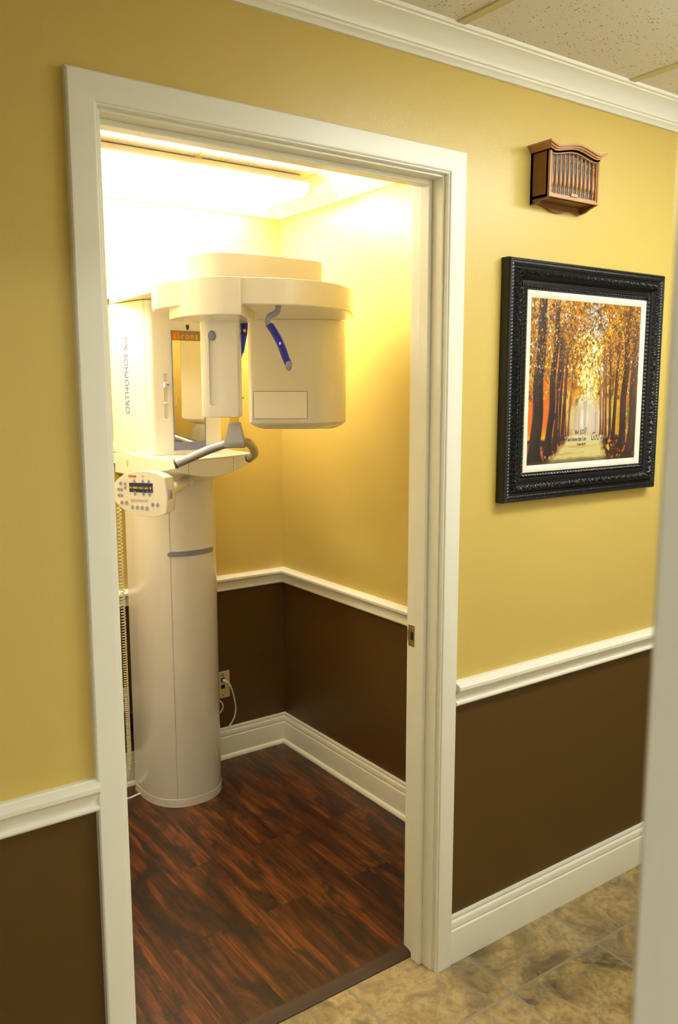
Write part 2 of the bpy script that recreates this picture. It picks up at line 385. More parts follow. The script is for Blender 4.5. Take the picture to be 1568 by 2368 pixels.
struct('ceiling', MB().box((HX0, NY, 2.42), (1.6, HY - 0.12, 2.52)), M['ceil'], 'acoustic tile ceiling of the room behind the viewer', 'ceiling', smooth=0)
struct('ceiling', MB().box((XL, WT, RC), (XR, YB, RC + 0.1)), M['ceil'], 'acoustic tile ceiling above the x-ray machine', 'ceiling', smooth=0)

# ceiling grid bars
k = 0
for x in (-1.024, -0.414, 0.196, 0.806, 1.415, 2.025, 2.635, 3.245):
    struct('trim_1', MB().box((x - 0.012, HY, HC - 0.004), (x + 0.012, -0.065, HC)), M['tbar'], 'pale metal grid bar running across the hallway ceiling', 'ceiling grid')
struct('trim_1', MB().box((HX0, -0.70, HC - 0.0035), (HX1, -0.676, HC)), M['tbar'], 'long metal grid bar running down the hallway ceiling', 'ceiling grid')
for x in (0.14, 0.75):
    struct('trim_2', MB().box((x - 0.012, WT + 0.09, RC - 0.004), (x + 0.012, YB - 0.09, RC)), M['tbar'], 'pale metal grid bar on the ceiling above the x-ray machine', 'ceiling grid')

# crown, chair rail and baseboard profiles: (out from wall, height)
def crown_prof(z0, z1, w):
    h = z1 - z0
    f = [(0, 0), (0.14, 0), (0.17, 0.05), (0.20, 0.12), (0.27, 0.17), (0.28, 0.24), (0.34, 0.26), (0.36, 0.34), (0.42, 0.46), (0.50, 0.57), (0.60, 0.68), (0.72, 0.78), (0.82, 0.82), (0.83, 0.87), (0.92, 0.89), (0.94, 1.0), (0, 1.0)]
    return [(a * w, z0 + b * h) for a, b in f]
def rail_prof(z): return [(o, z + h - 0.793) for o, h in [(0, .793), (.011, .793), (.013, .790), (.024, .787), (.029, .782), (.029, .774), (.024, .768), (.017, .765), (.0135, .757), (.012, .748), (.013, .741), (.018, .739), (.0195, .735), (.018, .731), (.013, .728), (0, .727)]]
BASE = [(0, .134), (.005, .134), (.007, .131), (.007, .126), (.0045, .123), (.0045, .120), (.0105, .117), (.012, .113), (.0125, .102), (.010, .099), (.010, .097), (.0145, .094), (.015, .092), (.015, 0), (0, 0)]
BASE_SHOE = BASE[:-2] + [(.015, .020), (.019, .019), (.023, .016), (.026, .011), (.0265, .004), (0, .004)]
struct('trim_3', sweep(crown_prof(2.268, HC, 0.072), [(HX1, 0), (HX0, 0)]), M['trim'], 'white crown moulding along the top of the hallway wall', 'crown moulding')
struct('trim_4', sweep(crown_prof(2.212, RC, 0.098), [(XR, WT), (XR, YB), (XL, YB), (XL, WT)]), M['trim'], 'cream crown moulding around the x-ray room under its ceiling', 'crown moulding')
struct('trim_5', sweep(rail_prof(0.793), [(HX1, 0), (0.882, 0)]), M['trim'], 'white chair rail on the hallway wall right of the doorway below the framed picture', 'chair rail')
struct('trim_6', sweep(rail_prof(0.796), [(-0.056, 0), (HX0, 0)]), M['trim'], 'white chair rail on the hallway wall left of the doorway', 'chair rail')
struct('trim_7', sweep(rail_prof(0.785), [(XR, WT), (XR, YB), (XL, YB), (XL, WT)]), M['trim'], 'white chair rail around the x-ray room behind the machine', 'chair rail')
struct('baseboard_front', sweep(BASE, [(HX1, 0), (0.8806, 0)]), M['trim'], 'white baseboard on the tiled hallway floor right of the doorway', 'baseboard')
struct('baseboard_left', sweep(BASE, [(-0.0549, 0), (HX0, 0)]), M['trim'], 'white baseboard left of the doorway at the hallway wall', 'baseboard')
struct('baseboard_back', sweep(BASE_SHOE, [(XR, WT), (XR, YB), (XL, YB), (XL, WT)]), M['trim'], 'cream baseboard with shoe moulding around the dark plank floor', 'baseboard')
# door reducer strip between planks and tile
struct('trim_8', MB().rings([[(x, .072, .0), (x, .073, .003), (x, .090, .0105), (x, .104, .0125), (x, .110, .0125), (x, .110, .0)] for x in (OX0, OX1)]), M['threshold'], 'dark brown reducer strip where planks meet tile in the doorway', 'threshold')

# doorway
door = thing('door_1', 'white painted door frame around the open doorway to the x-ray room', 'doorway', (OX0, 0, 0), kind='structure')
CW, CT = 0.0549, 0.018
def casing_prof(x_in, sgn):   # across the board, from the opening outwards, with a bead on the inner edge
    return [(0, 0), (0, .012), (.0015, .0138), (.0038, .0138), (.0045, .0160), (.0060, .0175), (.0085, .018), (CW - .003, .018), (CW, .015), (CW, 0)]
pr = casing_prof(0, 1)
a, b, h = -0.003, 0.8257, 2.03
mb = MB()
outer = lambda o: [(a - o, 0.0), (a - o, h + o), (b + o, h + o), (b + o, 0.0)]
for i in range(3):
    mbp = MB(); rings = []
    for j in (i, i + 1):
        rings.append([(outer(o)[j][0], -t, outer(o)[j][1]) for o, t in pr])
    mbp.rings(rings)
    obj('casing', mbp, M['casing'], door)
mb = MB().box((OX0 - 0.018, -0.001, 0), (OX0, WT + .001, OZ + 0.018)); obj('jamb', mb, M['casing'], door, 0.0012)
mb = MB().box((OX1, -0.001, 0), (OX1 + 0.018, WT + .001, OZ + 0.018)); obj('jamb', mb, M['casing'], door, 0.0012)
mb = MB().box((OX0, -0.001, OZ), (OX1, WT + .001, OZ + 0.018)); obj('jamb', mb, M['casing'], door, 0.0012)
for q in (((OX0, .034, 0), (OX0 + .011, .068, OZ)), ((OX1 - .011, .034, 0), (OX1, .068, OZ)), ((OX0 + .011, .034, OZ - .011), (OX1 - .011, .068, OZ))):
    obj('door_stop', MB().box(*q), M['casing'], door, 0.0015)
# casing on the inner side
for q in (((OX0 - .006 - CW, WT, 0), (OX0 - .006, WT + .016, OZ + .006 + CW)), ((OX1 + .006, WT, 0), (OX1 + .006 + CW, WT + .016, OZ + .006 + CW)), ((OX0 - .006, WT, OZ + .006), (OX1 + .006, WT + .016, OZ + .006 + CW))):
    obj('casing', MB().box(*q), M['casing'], door, 0.002)
sp = MB().box((OX1 - .0018, .0795, .874), (OX1, .1035, .931)); sp.box((OX1 - .0018, .1035, .888), (OX1 + .004, .107, .917))
spo = obj('strike_plate', sp, M['brass'], door, 0.0008, label='worn brass strike plate')
obj('latch_hole', MB().box((OX1 - .0022, .083, .892), (OX1 - .0015, .0935, .913)), M['black'], spo)
for z in (.881, .924):
    obj('screw', MB().slab(ell(0, 0, .0032, .0032, 12), Vector((OX1 - .0017, .086, z)), Vector((0, 1, 0)), UP, Vector((-1, 0, 0)), 0, .0009), M['steel'], spo)

# unseen door leaf on its left hinges, added as neutral fill beside the machine
dl = thing('door_3', 'unseen white door leaf added for fill light, swung open into the x-ray room along the left', 'door', (-0.005, .102, .012), kind='structure')
obj('leaf', MB().box((-0.040, .104, .012), (-0.005, .912, 2.018)), M['casing'], dl, 0.002)
for y0, y1, z0, z1 in ((.20, .47, .25, .95), (.54, .81, .25, .95), (.20, .47, 1.08, 1.88), (.54, .81, 1.08, 1.88)):
    obj('panel', MB().box((-0.006, y0, z0), (-0.001, y1, z1)), M['casing'], dl, 0.002)
obj('door_knob', MB().tube([(-.005, .85, .90), (.040, .85, .90)], .011, 12).ball((.052, .85, .90), .026, 10), M['brass'], dl)

# the doorway the picture is taken from: its right side stands close on the right
nd = thing('door_2', 'blurred white door frame close by on the right', 'doorway', (-0.165, HY, 0), kind='structure')
obj('jamb', MB().box((-0.165, HY - .124, 0), (-0.147, HY + .004, 2.06)), M['casing'], nd, 0.002)
obj('casing', MB().box((-0.165, HY + .0, 0), (-0.100, HY + .017, 2.10)), M['casing'], nd, 0.004)
obj('casing', MB().box((-0.159, HY - .137, 0), (-0.100, HY - .120, 2.10)), M['casing'], nd, 0.004)
obj('jamb', MB().box((-1.10, HY - .124, 0), (-1.082, HY + .004, 2.06)), M['casing'], nd, 0.002)
obj('jamb', MB().box((-1.082, HY - .124, 2.042), (-0.165, HY + .004, 2.06)), M['casing'], nd, 0.002)

# ---------------------------------------------------------------- lamps
lr = thing('ceiling_light', 'long glowing fluorescent ceiling light above the x-ray machine', 'ceiling light', (0.56, 1.24, RC))
obj('pan', MB().box((-0.055, 1.13, 2.2615), (1.163, 1.35, RC - .004)).box((-0.055, 1.076, 2.2585), (1.163, 1.404, 2.2615)).box((.2, 1.18, RC - .004), (.3, 1.30, RC)).box((.8, 1.18, RC - .004), (.9, 1.30, RC)), M['pan'], lr)
LY0, LY1 = 1.075, 1.405
lens = [(LY0, 2.258), (LY0 + .002, 2.238), (LY0 + .012, 2.226), (LY0 + .03, 2.221), (LY1 - .03, 2.221), (LY1 - .012, 2.226), (LY1 - .002, 2.238), (LY1, 2.258)]
obj('lens', MB().rings([[(x, y, z) for y, z in lens] for x in (-0.045, 1.158)]), M['lens_room'], lr)
for x0, x1 in ((-.055, -.045), (1.158, 1.170)):
    obj('end_cap', MB().rings([[(x, y + (y - 1.24) * 0.012, z - .001) for y, z in lens] for x in (x0, x1)]), M['endcap'], lr, 0.001)
def wrap_lamp(x0, x1, yc, z, lens_mat, label):
    t = thing('ceiling_light', label, 'ceiling light', ((x0 + x1) / 2, yc, z))
    obj('pan', MB().box((x0, yc - .11, z - .039), (x1, yc + .11, z)).box((x0, yc - .164, z - .0415), (x1, yc + .164, z - .039)), M['pan'], t)
    pr = [(yc + a, z + b) for a, b in ((-.165, -.042), (-.163, -.062), (-.153, -.074), (-.135, -.079), (.135, -.079), (.153, -.074), (.163, -.062), (.165, -.042))]
    obj('lens', MB().rings([[(x, y, zz) for y, zz in pr] for x in (x0 + .01, x1 - .01)]), lens_mat, t)
    for xa, xb in ((x0, x0 + .01), (x1 - .01, x1)): obj('end_cap', MB().rings([[(x, y + (y - yc) * .012, zz - .001) for y, zz in pr] for x in (xa, xb)]), M['endcap'], t, 0.001)
wrap_lamp(0.90, 2.12, -0.90, HC, M['lens_hall'], 'long fluorescent ceiling light in the hallway outside the doorway')
wrap_lamp(-1.75, -0.53, -2.9, 2.42, M['lens_near'], 'long fluorescent ceiling light in the room behind the viewer')

# ---------------------------------------------------------------- dental x-ray machine
xm = thing('xray_machine', 'tall cream panoramic dental x-ray machine standing on the dark plank floor', 'x-ray machine', (0.713, 1.36, 0.004))
CX, CY, CA, CB = 0.7205, 1.36, 0.1525, 0.178
def colpt(th, grow=0.0):
    e = 2 / 2.25; c, s = math.cos(th), math.sin(th)
    return (CX + (CA + grow) * math.copysign(abs(c) ** e, c), CY + (CB + grow) * math.copysign(abs(s) ** e, s))
def colpoly(grow=0.0, groove=None, y_back=1.425):
    out = []
    ths = np.linspace(math.radians(-180), 0, 73)
    for t in ths:
        if groove is not None and abs(t - groove) < 0.035:
            continue
        out.append((t, colpt(t, grow)))
    if groove is not None:
        for d, g in ((-0.034, grow), (-0.009, grow), (-0.006, grow - .004), (0.006, grow - .004), (0.009, grow), (0.034, grow)): out.append((groove + d, colpt(groove + d, g)))
    out.sort(key=lambda q: q[0]); pts = [p for _, p in out]
    return pts + [(pts[-1][0], y_back), (pts[0][0], y_back)]
SEAM = math.radians(-118)
obj('column', MB().prism(colpoly(0, SEAM), .036, 1.236), M['cream_shell'], xm, smooth=30)
obj('plinth', MB().prism(colpoly(.0015), .004, .035), M['cream'], xm, 0.001, smooth=30)
obj('collar', MB().prism(colpoly(.004), 1.214, 1.243), M['cream'], xm, 0.002, smooth=30)
# curved grey strip on the column
t0, t1 = math.radians(-122), math.radians(-55)
mb = MB(); rings = []
N = 40
for i in range(N + 1):
    u = i / N; t = t0 + (t1 - t0) * u; e = min(u, 1 - u) * 12; hh = .0092 * math.sqrt(max(0.02, 1 - (1 - min(1, e)) ** 2)); zc = .9585
    (xa, ya), (xb, yb) = colpt(t, -.002), colpt(t, .003)
    rings.append([(xa, ya, zc - hh), (xb, yb, zc - hh), (xb, yb, zc + hh), (xa, ya, zc + hh)])
obj('grip_strip', mb.rings(rings), M['grey'], xm, label='curved grey strip')

# carriage housing with the mirror
def housing_poly(g=0.0):
    p = [(0.552, 1.470), (0.556, 1.40), (0.573, 1.28), (0.583, 1.235)]
    p += [(0.590, 1.2285)]
    p += [(0.590 + .018 * (1 - math.cos(a)) , 1.2285 - .022 * math.sin(a)) for a in np.linspace(0.15, PI / 2, 6)]
    p += [(0.66, 1.2005), (0.728, 1.1985), (0.80, 1.2005)]
    p += [(0.835 + .030 * math.sin(a), 1.2305 - .028 * math.cos(a)) for a in np.linspace(0.1, PI / 2, 8)]
    p += [(0.870, 1.30), (0.877, 1.40), (0.880, 1.470)]
    return p
hs = obj('housing', MB().prism(housing_poly(), 1.3105, 1.836), M['cream'], xm, smooth=30)
slot = MB().slab(rrect(-.0075, -.0775, .0075, .0775, .0075), Vector((0.6455, 1.19, 1.5145)), Vector((1, 0, 0)), UP, Vector((0, 1, 0)), -.01, .020)
bool_cut(hs, slot)
yf = 1.199
bm_ = MB().box((0.6375, yf - .0085, 1.543), (0.6535, yf + .010, 1.562)); sl = obj('slider', bm_, M['lightgrey'], xm, 0.002, label='pale grey slider knob')
obj('arrow', MB().box((0.645, yf - .0090, 1.5505), (0.651, yf - .0083, 1.5545)), M['black'], sl)
obj('slider', MB().box((0.6385, yf - .004, 1.488), (0.6525, yf + .012, 1.4945)), M['cream'], xm, 0.002)
MX0, MX1, MZ0, MZ1 = 0.668, 0.790, 1.3255, 1.7365
mf = MB()
for q in (((MX0, yf - .004, MZ0), (MX0 + .003, yf + .003, MZ1)), ((MX1 - .003, yf - .004, MZ0), (MX1, yf + .003, MZ1)), ((MX0, yf - .004, MZ1 - .003), (MX1, yf + .003, MZ1)), ((MX0, yf - .004, MZ0), (MX1, yf + .003, MZ0 + .003))): mf.box(*q)
mo = obj('mirror', MB().box((MX0 + .002, yf - .0025, MZ0 + .002), (MX1 - .002, yf + .003, MZ1 - .002)), M['mirror'], xm, smooth=0, label='tall narrow mirror')
obj('mirror_frame', mf, M['bluegrey'], mo)
obj('lower_strip', MB().box((MX0 + .003, yf - .0032, MZ0 + .003), (MX1 - .003, yf, 1.3545)), M['bluegrey'], mo)
bp = MB().box((MX0 + .003, yf - .0031, 1.7035), (MX0 + .029, yf, MZ1 - .003), 0); bp.box((MX0 + .029, yf - .0031, 1.7035), (MX1 - .003, yf, MZ1 - .003), 1)
obj('name_strip', bp, [M['orange'], M['brownprint']], mo, smooth=0, label='orange and tan strip with lettering')
text('lettering', 's', .0300, (MX0 + .0075, yf - .0032, 1.7095), (1, 0, 0), UP, M['yellowprint'], mo, sx=.9)
text('lettering', 'irona', .0300, (MX0 + .0262, yf - .0032, 1.7095), (1, 0, 0), UP, M['sand'], mo, sx=.9, space=1.34)
obj('light_port', MB().slab([(-.0055, .0085), (.0055, .0085), (.0055, -.001), (.003, -.007), (0, -.0095), (-.003, -.007), (-.0055, -.001)], Vector((0.731, yf, 1.749)), Vector((1, 0, 0)), UP, Vector((0, -1, 0)), 0, .0015), M['seam'], xm)
# model lettering up the left side
pA, pB = Vector((0.556, 1.40, 0)), Vector((0.573, 1.28, 0)); dv = (pB - pA).normalized(); nv = Vector((-abs(dv.y), -dv.x, 0)).normalized()
text('lettering', 'ORTHOPHOS XG', .0385, Vector((0.5652, 1.335, 1.452)) + nv * .0009, UP, -dv, M['bluetext'], xm, sx=.86, space=1.05, offset=.0007)

# fixed overhead arm
arm = [(0.556, 1.472), (0.541, 1.25), (0.527, 1.04), (0.5185, 0.83), (0.521, 0.765), (0.531, 0.705), (0.549, 0.668), (0.575, 0.644), (0.61, 0.630), (0.683, 0.618), (0.76, 0.616), (0.832, 0.619), (0.885, 0.626), (0.908, 0.634), (0.923, 0.648), (0.931, 0.672), (0.938, 0.80), (0.936, 1.10), (0.925, 1.472)]
obj('overhead_arm', MB().prism(arm, 1.838, 1.9165), M['cream'], xm, 0.004, 3, smooth=40)
# rotating ring
ring = []
for dg in range(0, 360, 5):
    t = math.radians(dg); r = 0.289
    bulge = max(0, math.cos(t - math.radians(35))) ** 3 * 0.115
    bulge += math.exp(-((dg - 172) / 22.0) ** 2) * .020
    ring.append((0.738 + (r + bulge) * math.cos(t), 0.742 + (r + bulge * .9) * math.sin(t)))
ro = obj('rotating_ring', MB().prism(ring, 1.763, 1.8345), M['cream'], xm, 0.005, 3, smooth=40)
# front block of the ring that carries the sensor
def ringpt(px, py, r):
    d = Vector((px - .738, py - .742)).normalized(); return (.738 + d.x * r, .742 + d.y * r)
blk = [(p.x, p.y) for p in bez([(.470, .765, 0), (.457, .700, 0), (.458, .630, 0), (.473, .568, 0), (.505, .520, 0), (.555, .497, 0)], 6)]
blk += [(0.716, 0.700), (0.700, 0.820), (0.60, 0.835)]
blo = obj('sensor_mount', MB().prism(blk, 1.7345, 1.8335), M['cream'], xm, 0.003, 2, smooth=40)
obj('lens_window', MB().slab(ell(0, 0, .016, .010, 20), Vector((0.536, 0.655, 1.7345)), R2, F2, Vector((0, 0, -1)), 0, .004), M['cream'], blo)
# hanging sensor head
SC = Vector((0.636, 0.771, 0)); hw, hd = .0582, .046
def head(cx, w, d, z0, z1, rads, round_bottom):
    rings = []
    for zz, ins in round_bottom + [(z1, 0)]:
        o = rrect(-w + ins, -d + ins, w - ins, d - ins, [max(.002, r - ins * .5) for r in rads], 10)
        rings.append([cx + R2 * p + F2 * q + UP * zz for p, q in o])
    return MB().rings(rings)
sens = obj('sensor_head', head(SC, hw, hd, 1.454, 1.742, (.02, .03, .030, .006), [(1.454, .004), (1.4555, .0012), (1.459, 0)]), M['cream_shell'], xm, smooth=40)
cut = MB().slab(rrect(-.0105, 1.489, .0105, 1.706, .0105), SC + R2 * (-.019), R2, UP, F2, -.06, -hd + .009)
bool_cut(sens, cut)
obj('knob', MB().slab(ell(0, 0, .0108, .0138, 28), SC + R2 * (-.0195) + UP * 1.694, R2, UP, -F2, hd - .006, hd + .005), M['grey'], sens, 0.0015, label='oval grey knob')
# tube head
TC = Vector((0.998, 0.907, 0)); tw, td = .1615, .085
rb = [(1.4035, .054), (1.4055, .042), (1.4100, .028), (1.4165, .013), (1.4235, .004), (1.4285, .0)]
tub = obj('tube_head', head(TC, tw, td, 1.4035, 1.7625, (.05, .03, .014, .115), rb), M['cream'], xm, smooth=40)
PL = TC - F2 * td
def tp(px, py): return ((px - 690) / 1942.25 * 2.80 + .0015, 1.538 - (py - 899) / 1942.25 * 2.80)
(x0, z1), (x1, z0) = tp(589, 905), tp(711, 966)
gap = MB()
e = .0013
for q in (((x0 - e, z0 - e), (x1 + e, z0)), ((x0 - e, z1), (x1 + e, z1 + e)), ((x0 - e, z0), (x0, z1)), ((x1, z0), (x1 + e, z1))):
    gap.slab([(q[0][0], q[0][1]), (q[1][0], q[0][1]), (q[1][0], q[1][1]), (q[0][0], q[1][1])], PL, R2, UP, -F2, -.001, .0006)
ap = obj('access_panel', MB().slab([(x0, z0), (x1, z0), (x1, z1), (x0, z1)], PL, R2, UP, -F2, -.001, .0012), M['cream'], tub)
obj('panel_gap', gap, M['seam'], ap)
# temple supports
def temple(pts_arm, pts_pad, width_dir, par, bright_from=None):
    a_ = obj('temple_support', MB().tube(bez(pts_arm, 6), [.0082] * (len(pts_arm) * 6 - 5), 12), M['grey'], par, label='grey bracket with blue curved paddle')
    P = bez(pts_pad, 8); w = width_dir.normalized(); rings = []; n = len(P)
    for i, p in enumerate(P):
        tgt = (P[min(i + 1, n - 1)] - P[max(i - 1, 0)]).normalized(); nn = tgt.cross(w).normalized()
        hw_ = .0112 - .001 * i / n; ht = .0042
        rings.append([p + w * (hw_ * math.cos(q)) + nn * (ht * math.sin(q)) for q in np.linspace(0, 2 * PI, 16, endpoint=False)])
    pad = obj('paddle', MB().rings(rings), M['blue'], a_, label='blue curved paddle')
    return a_, pad, P
rarm = [(0.6720, 0.500, 1.768), (0.6715, 0.495, 1.7593), (0.6675, 0.4978, 1.7465), (0.6519, 0.5089, 1.7358), (0.6469, 0.5124, 1.7222), (0.6500, 0.5100, 1.7140)]
rpad = [(0.6500, 0.5100, 1.7150), (0.6669, 0.4982, 1.6814), (0.6783, 0.4902, 1.6521), (0.6859, 0.4848, 1.6251), (0.6935, 0.4790, 1.6035)]
ta, tpd, P = temple(rarm, rpad, Vector((0.72, -0.66, 0.2)), xm)
obj('ear_pad', MB().ball(Vector((0.6925, 0.4785, 1.6010)) - F2 * .003, .0125, 10, 0, R2, F2, UP, (.72, .5, 1.12)), M['grey'], tpd, label='grey oval pad')
obj('screw', MB().ball(Vector(P[13]) - F2 * .003, .0042, 8, 0, R2, F2, UP, (.8, .6, 1.1)), M['lightgrey'], tpd)
larm = [(0.7400, 0.8150, 1.768), (0.7395, 0.8150, 1.7561), (0.7390, 0.8160, 1.743)]
lpad = [(0.7420, 0.8150, 1.7430), (0.7395, 0.8150, 1.7075), (0.7320, 0.8183, 1.6706), (0.7220, 0.8231, 1.6309), (0.7180, 0.8249, 1.6109)]
tb, tpb, P = temple(larm, lpad, R2 * 1.0 + F2 * .1, xm)
tpb.data.materials[0] = M['blue']
obj('ear_pad', MB().ball(Vector((0.7200, 0.8235, 1.6060)), .0125, 10, 0, R2, F2, UP, (.72, .5, 1.12)), M['grey'], tpb)
obj('sleeve', MB().tube([tuple(Vector((0.7390, 0.8140, 1.702))), tuple(Vector((0.7300, 0.8180, 1.650)))], [.0098, .0088], 14), M['brightblue'], tpb, label='bright blue sleeve')
obj('screw', MB().ball(Vector((0.7400, 0.8100, 1.7170)), .0052, 8), M['lightgrey'], tpb)

# patient shelf
NS, NF = 24, 10
topv = []; rows_t = []; rows_b = []
for i in range(NS + 1):
    s = i / NS
    fx = .5685 + (.939 - .5685) * s; fy = .978 + (1.128 - .978) * s - .012 * math.sin(PI * s)
    bx = .553 + (.968 - .553) * s; by = 1.470
    zb = 1.283 - .040 * math.sin(PI * min(1, max(0, s)) ** .92) ** .9
    rt, rb_ = [], []
    for j in range(NF + 1):
        u = j / NF; x = fx + (bx - fx) * u; y = fy + (by - fy) * u
        rt.append((x, y, 1.310)); rb_.append((x, y, zb + (1.2345 - zb) * min(1, u * 1.6)))
    rows_t.append(rt); rows_b.append(rb_)
mb = MB(); n = NF + 1
vs = [p for r in rows_t for p in r] + [p for r in rows_b for p in r]; o = (NS + 1) * n; fs = []
for i in range(NS):
    for j in range(NF):
        q = (i * n + j, (i + 1) * n + j, (i + 1) * n + j + 1, i * n + j + 1); fs.append(q); fs.append(tuple(o + k_ for k_ in reversed(q)))
    fs.append((i * n, o + i * n, o + (i + 1) * n, (i + 1) * n)); fs.append((i * n + NF, (i + 1) * n + NF, o + (i + 1) * n + NF, o + i * n + NF))
for j in range(NF):
    fs.append((j, j + 1, o + j + 1, o + j)); k_ = NS * n; fs.append((k_ + j + 1, k_ + j, o + k_ + j, o + k_ + j + 1))
mb.add(vs, fs)
sh = obj('patient_shelf', mb, M['cream'], xm, 0.003, 3, smooth=40)
# cover panel let into the shelf front
def shelf_front(s, z, out):
    fx = .5685 + (.939 - .5685) * s; fy = .978 + (1.128 - .978) * s - .012 * math.sin(PI * s)
    nx, ny = Vector((.150, -.3705)).normalized(); return (fx + nx * out, fy + ny * out, z)
def shelf_zb(s): return 1.283 - .040 * math.sin(PI * s ** .92) ** .9 if s > 0 else 1.283
s0, s1 = 0.155, 0.715
for (sa, sb) in ((s0 - .0025, s0), (s1, s1 + .0025)):
    obj('panel_gap', MB().rings([[shelf_front(sa, zz, -.001), shelf_front(sb, zz, -.001), shelf_front(sb, zz, .0006), shelf_front(sa, zz, .0006)] for zz in (shelf_zb(sa) + .001, 1.3045)]), M['brownprint'], sh)
obj('panel_gap', MB().rings([[shelf_front(s_, 1.3038, -.001), shelf_front(s_, 1.3038, .0006), shelf_front(s_, 1.3045, .0006), shelf_front(s_, 1.3045, -.001)] for s_ in np.linspace(s0, s1, 12)]), M['brownprint'], sh)
# keyhole recess on the shelf's left side
obj('recess', MB().slab(ell(0, 0, .006, .0125, 20), Vector((0.5556, 1.352, 1.279)), Vector((-.03, 1, 0)).normalized(), UP, Vector((-1, -.03, 0)), -.001, .0012), M['sand'], sh)
# handle bar and chin support
hb = bez([(0.5760, 0.985, 1.2990), (0.6120, 0.9640, 1.3165), (0.6670, 0.9145, 1.3480), (0.7000, 0.8850, 1.3625), (0.7313, 0.8620, 1.3700), (0.7600, 0.8600, 1.3700), (0.8006, 0.8938, 1.3580), (0.8492, 0.9574, 1.3340), (0.8837, 1.0187, 1.3120), (0.8980, 1.0750, 1.2970)], 8)
han = obj('handle_bar', MB().tube(hb, .0142, 20), M['steel'], xm, label='brushed grey curved handle bar')
d0 = (Vector(hb[0]) - Vector(hb[2])).normalized(); d1 = (Vector(hb[-1]) - Vector(hb[-3])).normalized()
obj('end_collar', MB().tube([Vector(hb[0]) - d0 * .003, Vector(hb[0]) + d0 * .004], .0155, 20), M['darkgrey'], han)
obj('end_collar', MB().tube([Vector(hb[-1]) - d1 * .003, Vector(hb[-1]) + d1 * .006], .0155, 20), M['darkgrey'], han)
obj('collar', MB().tube([Vector(hb[27]), Vector(hb[28])], .0166, 20), M['pewter'], han)
BO = Vector((0.7275, 0.8640, 0))
q = [(-.0185, 1.4335), (.0185, 1.4335), (.0335, 1.366), (.0315, 1.354), (.018, 1.357), (0, 1.3575), (-.018, 1.355), (-.0315, 1.350), (-.0315, 1.374)]
rings = []
def bracket_ring(z, w, d): return [BO + R2 * (w * a_) + F2 * (d * b_) + UP * z for a_, b_ in ((-1, -1), (-.4, -1.1), (.4, -1.1), (1, -1), (1, 1), (-1, 1))]
chin = obj('chin_support', MB().rings([bracket_ring(1.3525, .0325, .019), bracket_ring(1.356, .0345, .021), bracket_ring(1.374, .0325, .020), bracket_ring(1.4335, .0185, .013)]), M['pewter'], xm, 0.003, 3, smooth=40, label='grey tapered chin support')
obj('bite_block', MB().obox(BO + UP * 1.4335, R2, F2, UP, (-.0155, -.010, 0), (.0135, .010, .018)), M['yelplastic'], chin, 0.001, label='yellow bite block')
TIE = Vector((0.8002, 0.9431, 1.5091))
tie = obj('bite_pin', MB().tube([TIE + UP * -.0 , TIE + R2 * -.006 + UP * -.008, TIE + R2 * -.008 + UP * -.030, BO + UP * 1.452], .0016, 8).ball(TIE, .0052, 8, 0, R2, F2, UP, (1.25, 1, .7)).ball(TIE + R2 * .005 + UP * .001, .0032, 8), M['yelplastic'], chin, label='small yellow pin')

# control panel
PA = math.radians(17)
PX = (R2 * math.cos(PA) - F2 * math.sin(PA)).normalized(); PN = (-F2 * math.cos(PA) - R2 * math.sin(PA)).normalized()
PO = Vector((0.4478, 0.9478, 1.2140)) + R2 * .001
SCX = 1.3386e-3
def pp(cx, cy):            # a point of the panel's front, from its place on the panel face
    dx = (cx - 745) / 7.84; dy = (cy - 640) / 7.84
    return (dx * SCX / math.cos(PA), -(dy - .034 * dx) * SCX)
out = [(135, 545), (140, 490), (175, 430), (240, 368), (315, 315), (400, 272), (480, 245), (560, 228), (660, 214), (760, 212), (880, 226), (1000, 252), (1085, 290), (1165, 342), (1190, 480), (1203, 620), (1205, 760), (1198, 880), (1186, 985), (1120, 1015), (1050, 1035), (950, 1050), (850, 1056), (750, 1050), (650, 1036), (540, 1008), (440, 972), (360, 932), (290, 888), (230, 832), (180, 765), (150, 690), (136, 610)]
op = [pp(*q) for q in out]
def scaled(k, dx=0): return [(x * k + dx, y * k) for x, y in op]
rings = [[PO + PX * x + UP * y + PN * t for x, y in pts] for pts, t in ((scaled(.985), .004), (op, .0015), (op, -.006), (scaled(.995, .0025), -.030), (scaled(.955, .004), -.050), (scaled(.84, .006), -.062))]
cp = obj('control_panel', MB().rings(rings), M['cream'], xm, 0.0, smooth=30, label='oval control panel with display and buttons')
FO = PO + PN * .004
def face(pts, t0=0.0, t1=.0006): return MB().slab([pp(*q) for q in pts], FO, PX, UP, PN, t0 - .0004, t1)
scr = obj('display', face([(475, 425), (937, 440), (940, 618), (478, 597)], 0, .0008), M['screen'], cp, label='dark blue display')
obj('display_band', face([(478, 484), (938, 500), (938, 556), (478, 536)], .0008, .0010), M['screenband'], scr)
def ptext(name, body, cx, cy, size, m, par, sx=1.0, t=.0011, **kw):
    x, y = pp(cx, cy); return text(name, body, size, FO + PX * x + UP * y + PN * t, (PX + UP * -.008), UP, m, par, ext=.0001, sx=sx, **kw)
ptext('digits', 'H 403 14.1 64  9', 484, 532, .0088, M['digits'], scr, 1.22, space=1.03)
for s_, cx, cy in (('Prog', 552, 590), ('s', 750, 594), ('kV', 820, 598), ('mA', 895, 602)): ptext('lettering', s_, cx, cy, .0040, M['lightgrey'], scr, 1.2)
obj('logo', face([(468, 283), (502, 285), (502, 331), (468, 328)]), M['orange'], cp)
obj('logo', face([(503, 288), (618, 296), (618, 334), (503, 330)]), M['brownprint'], cp)
ptext('lettering', 'sirona', 477, 326, .0056, M['sand'], cp, 1.15, t=.0010)
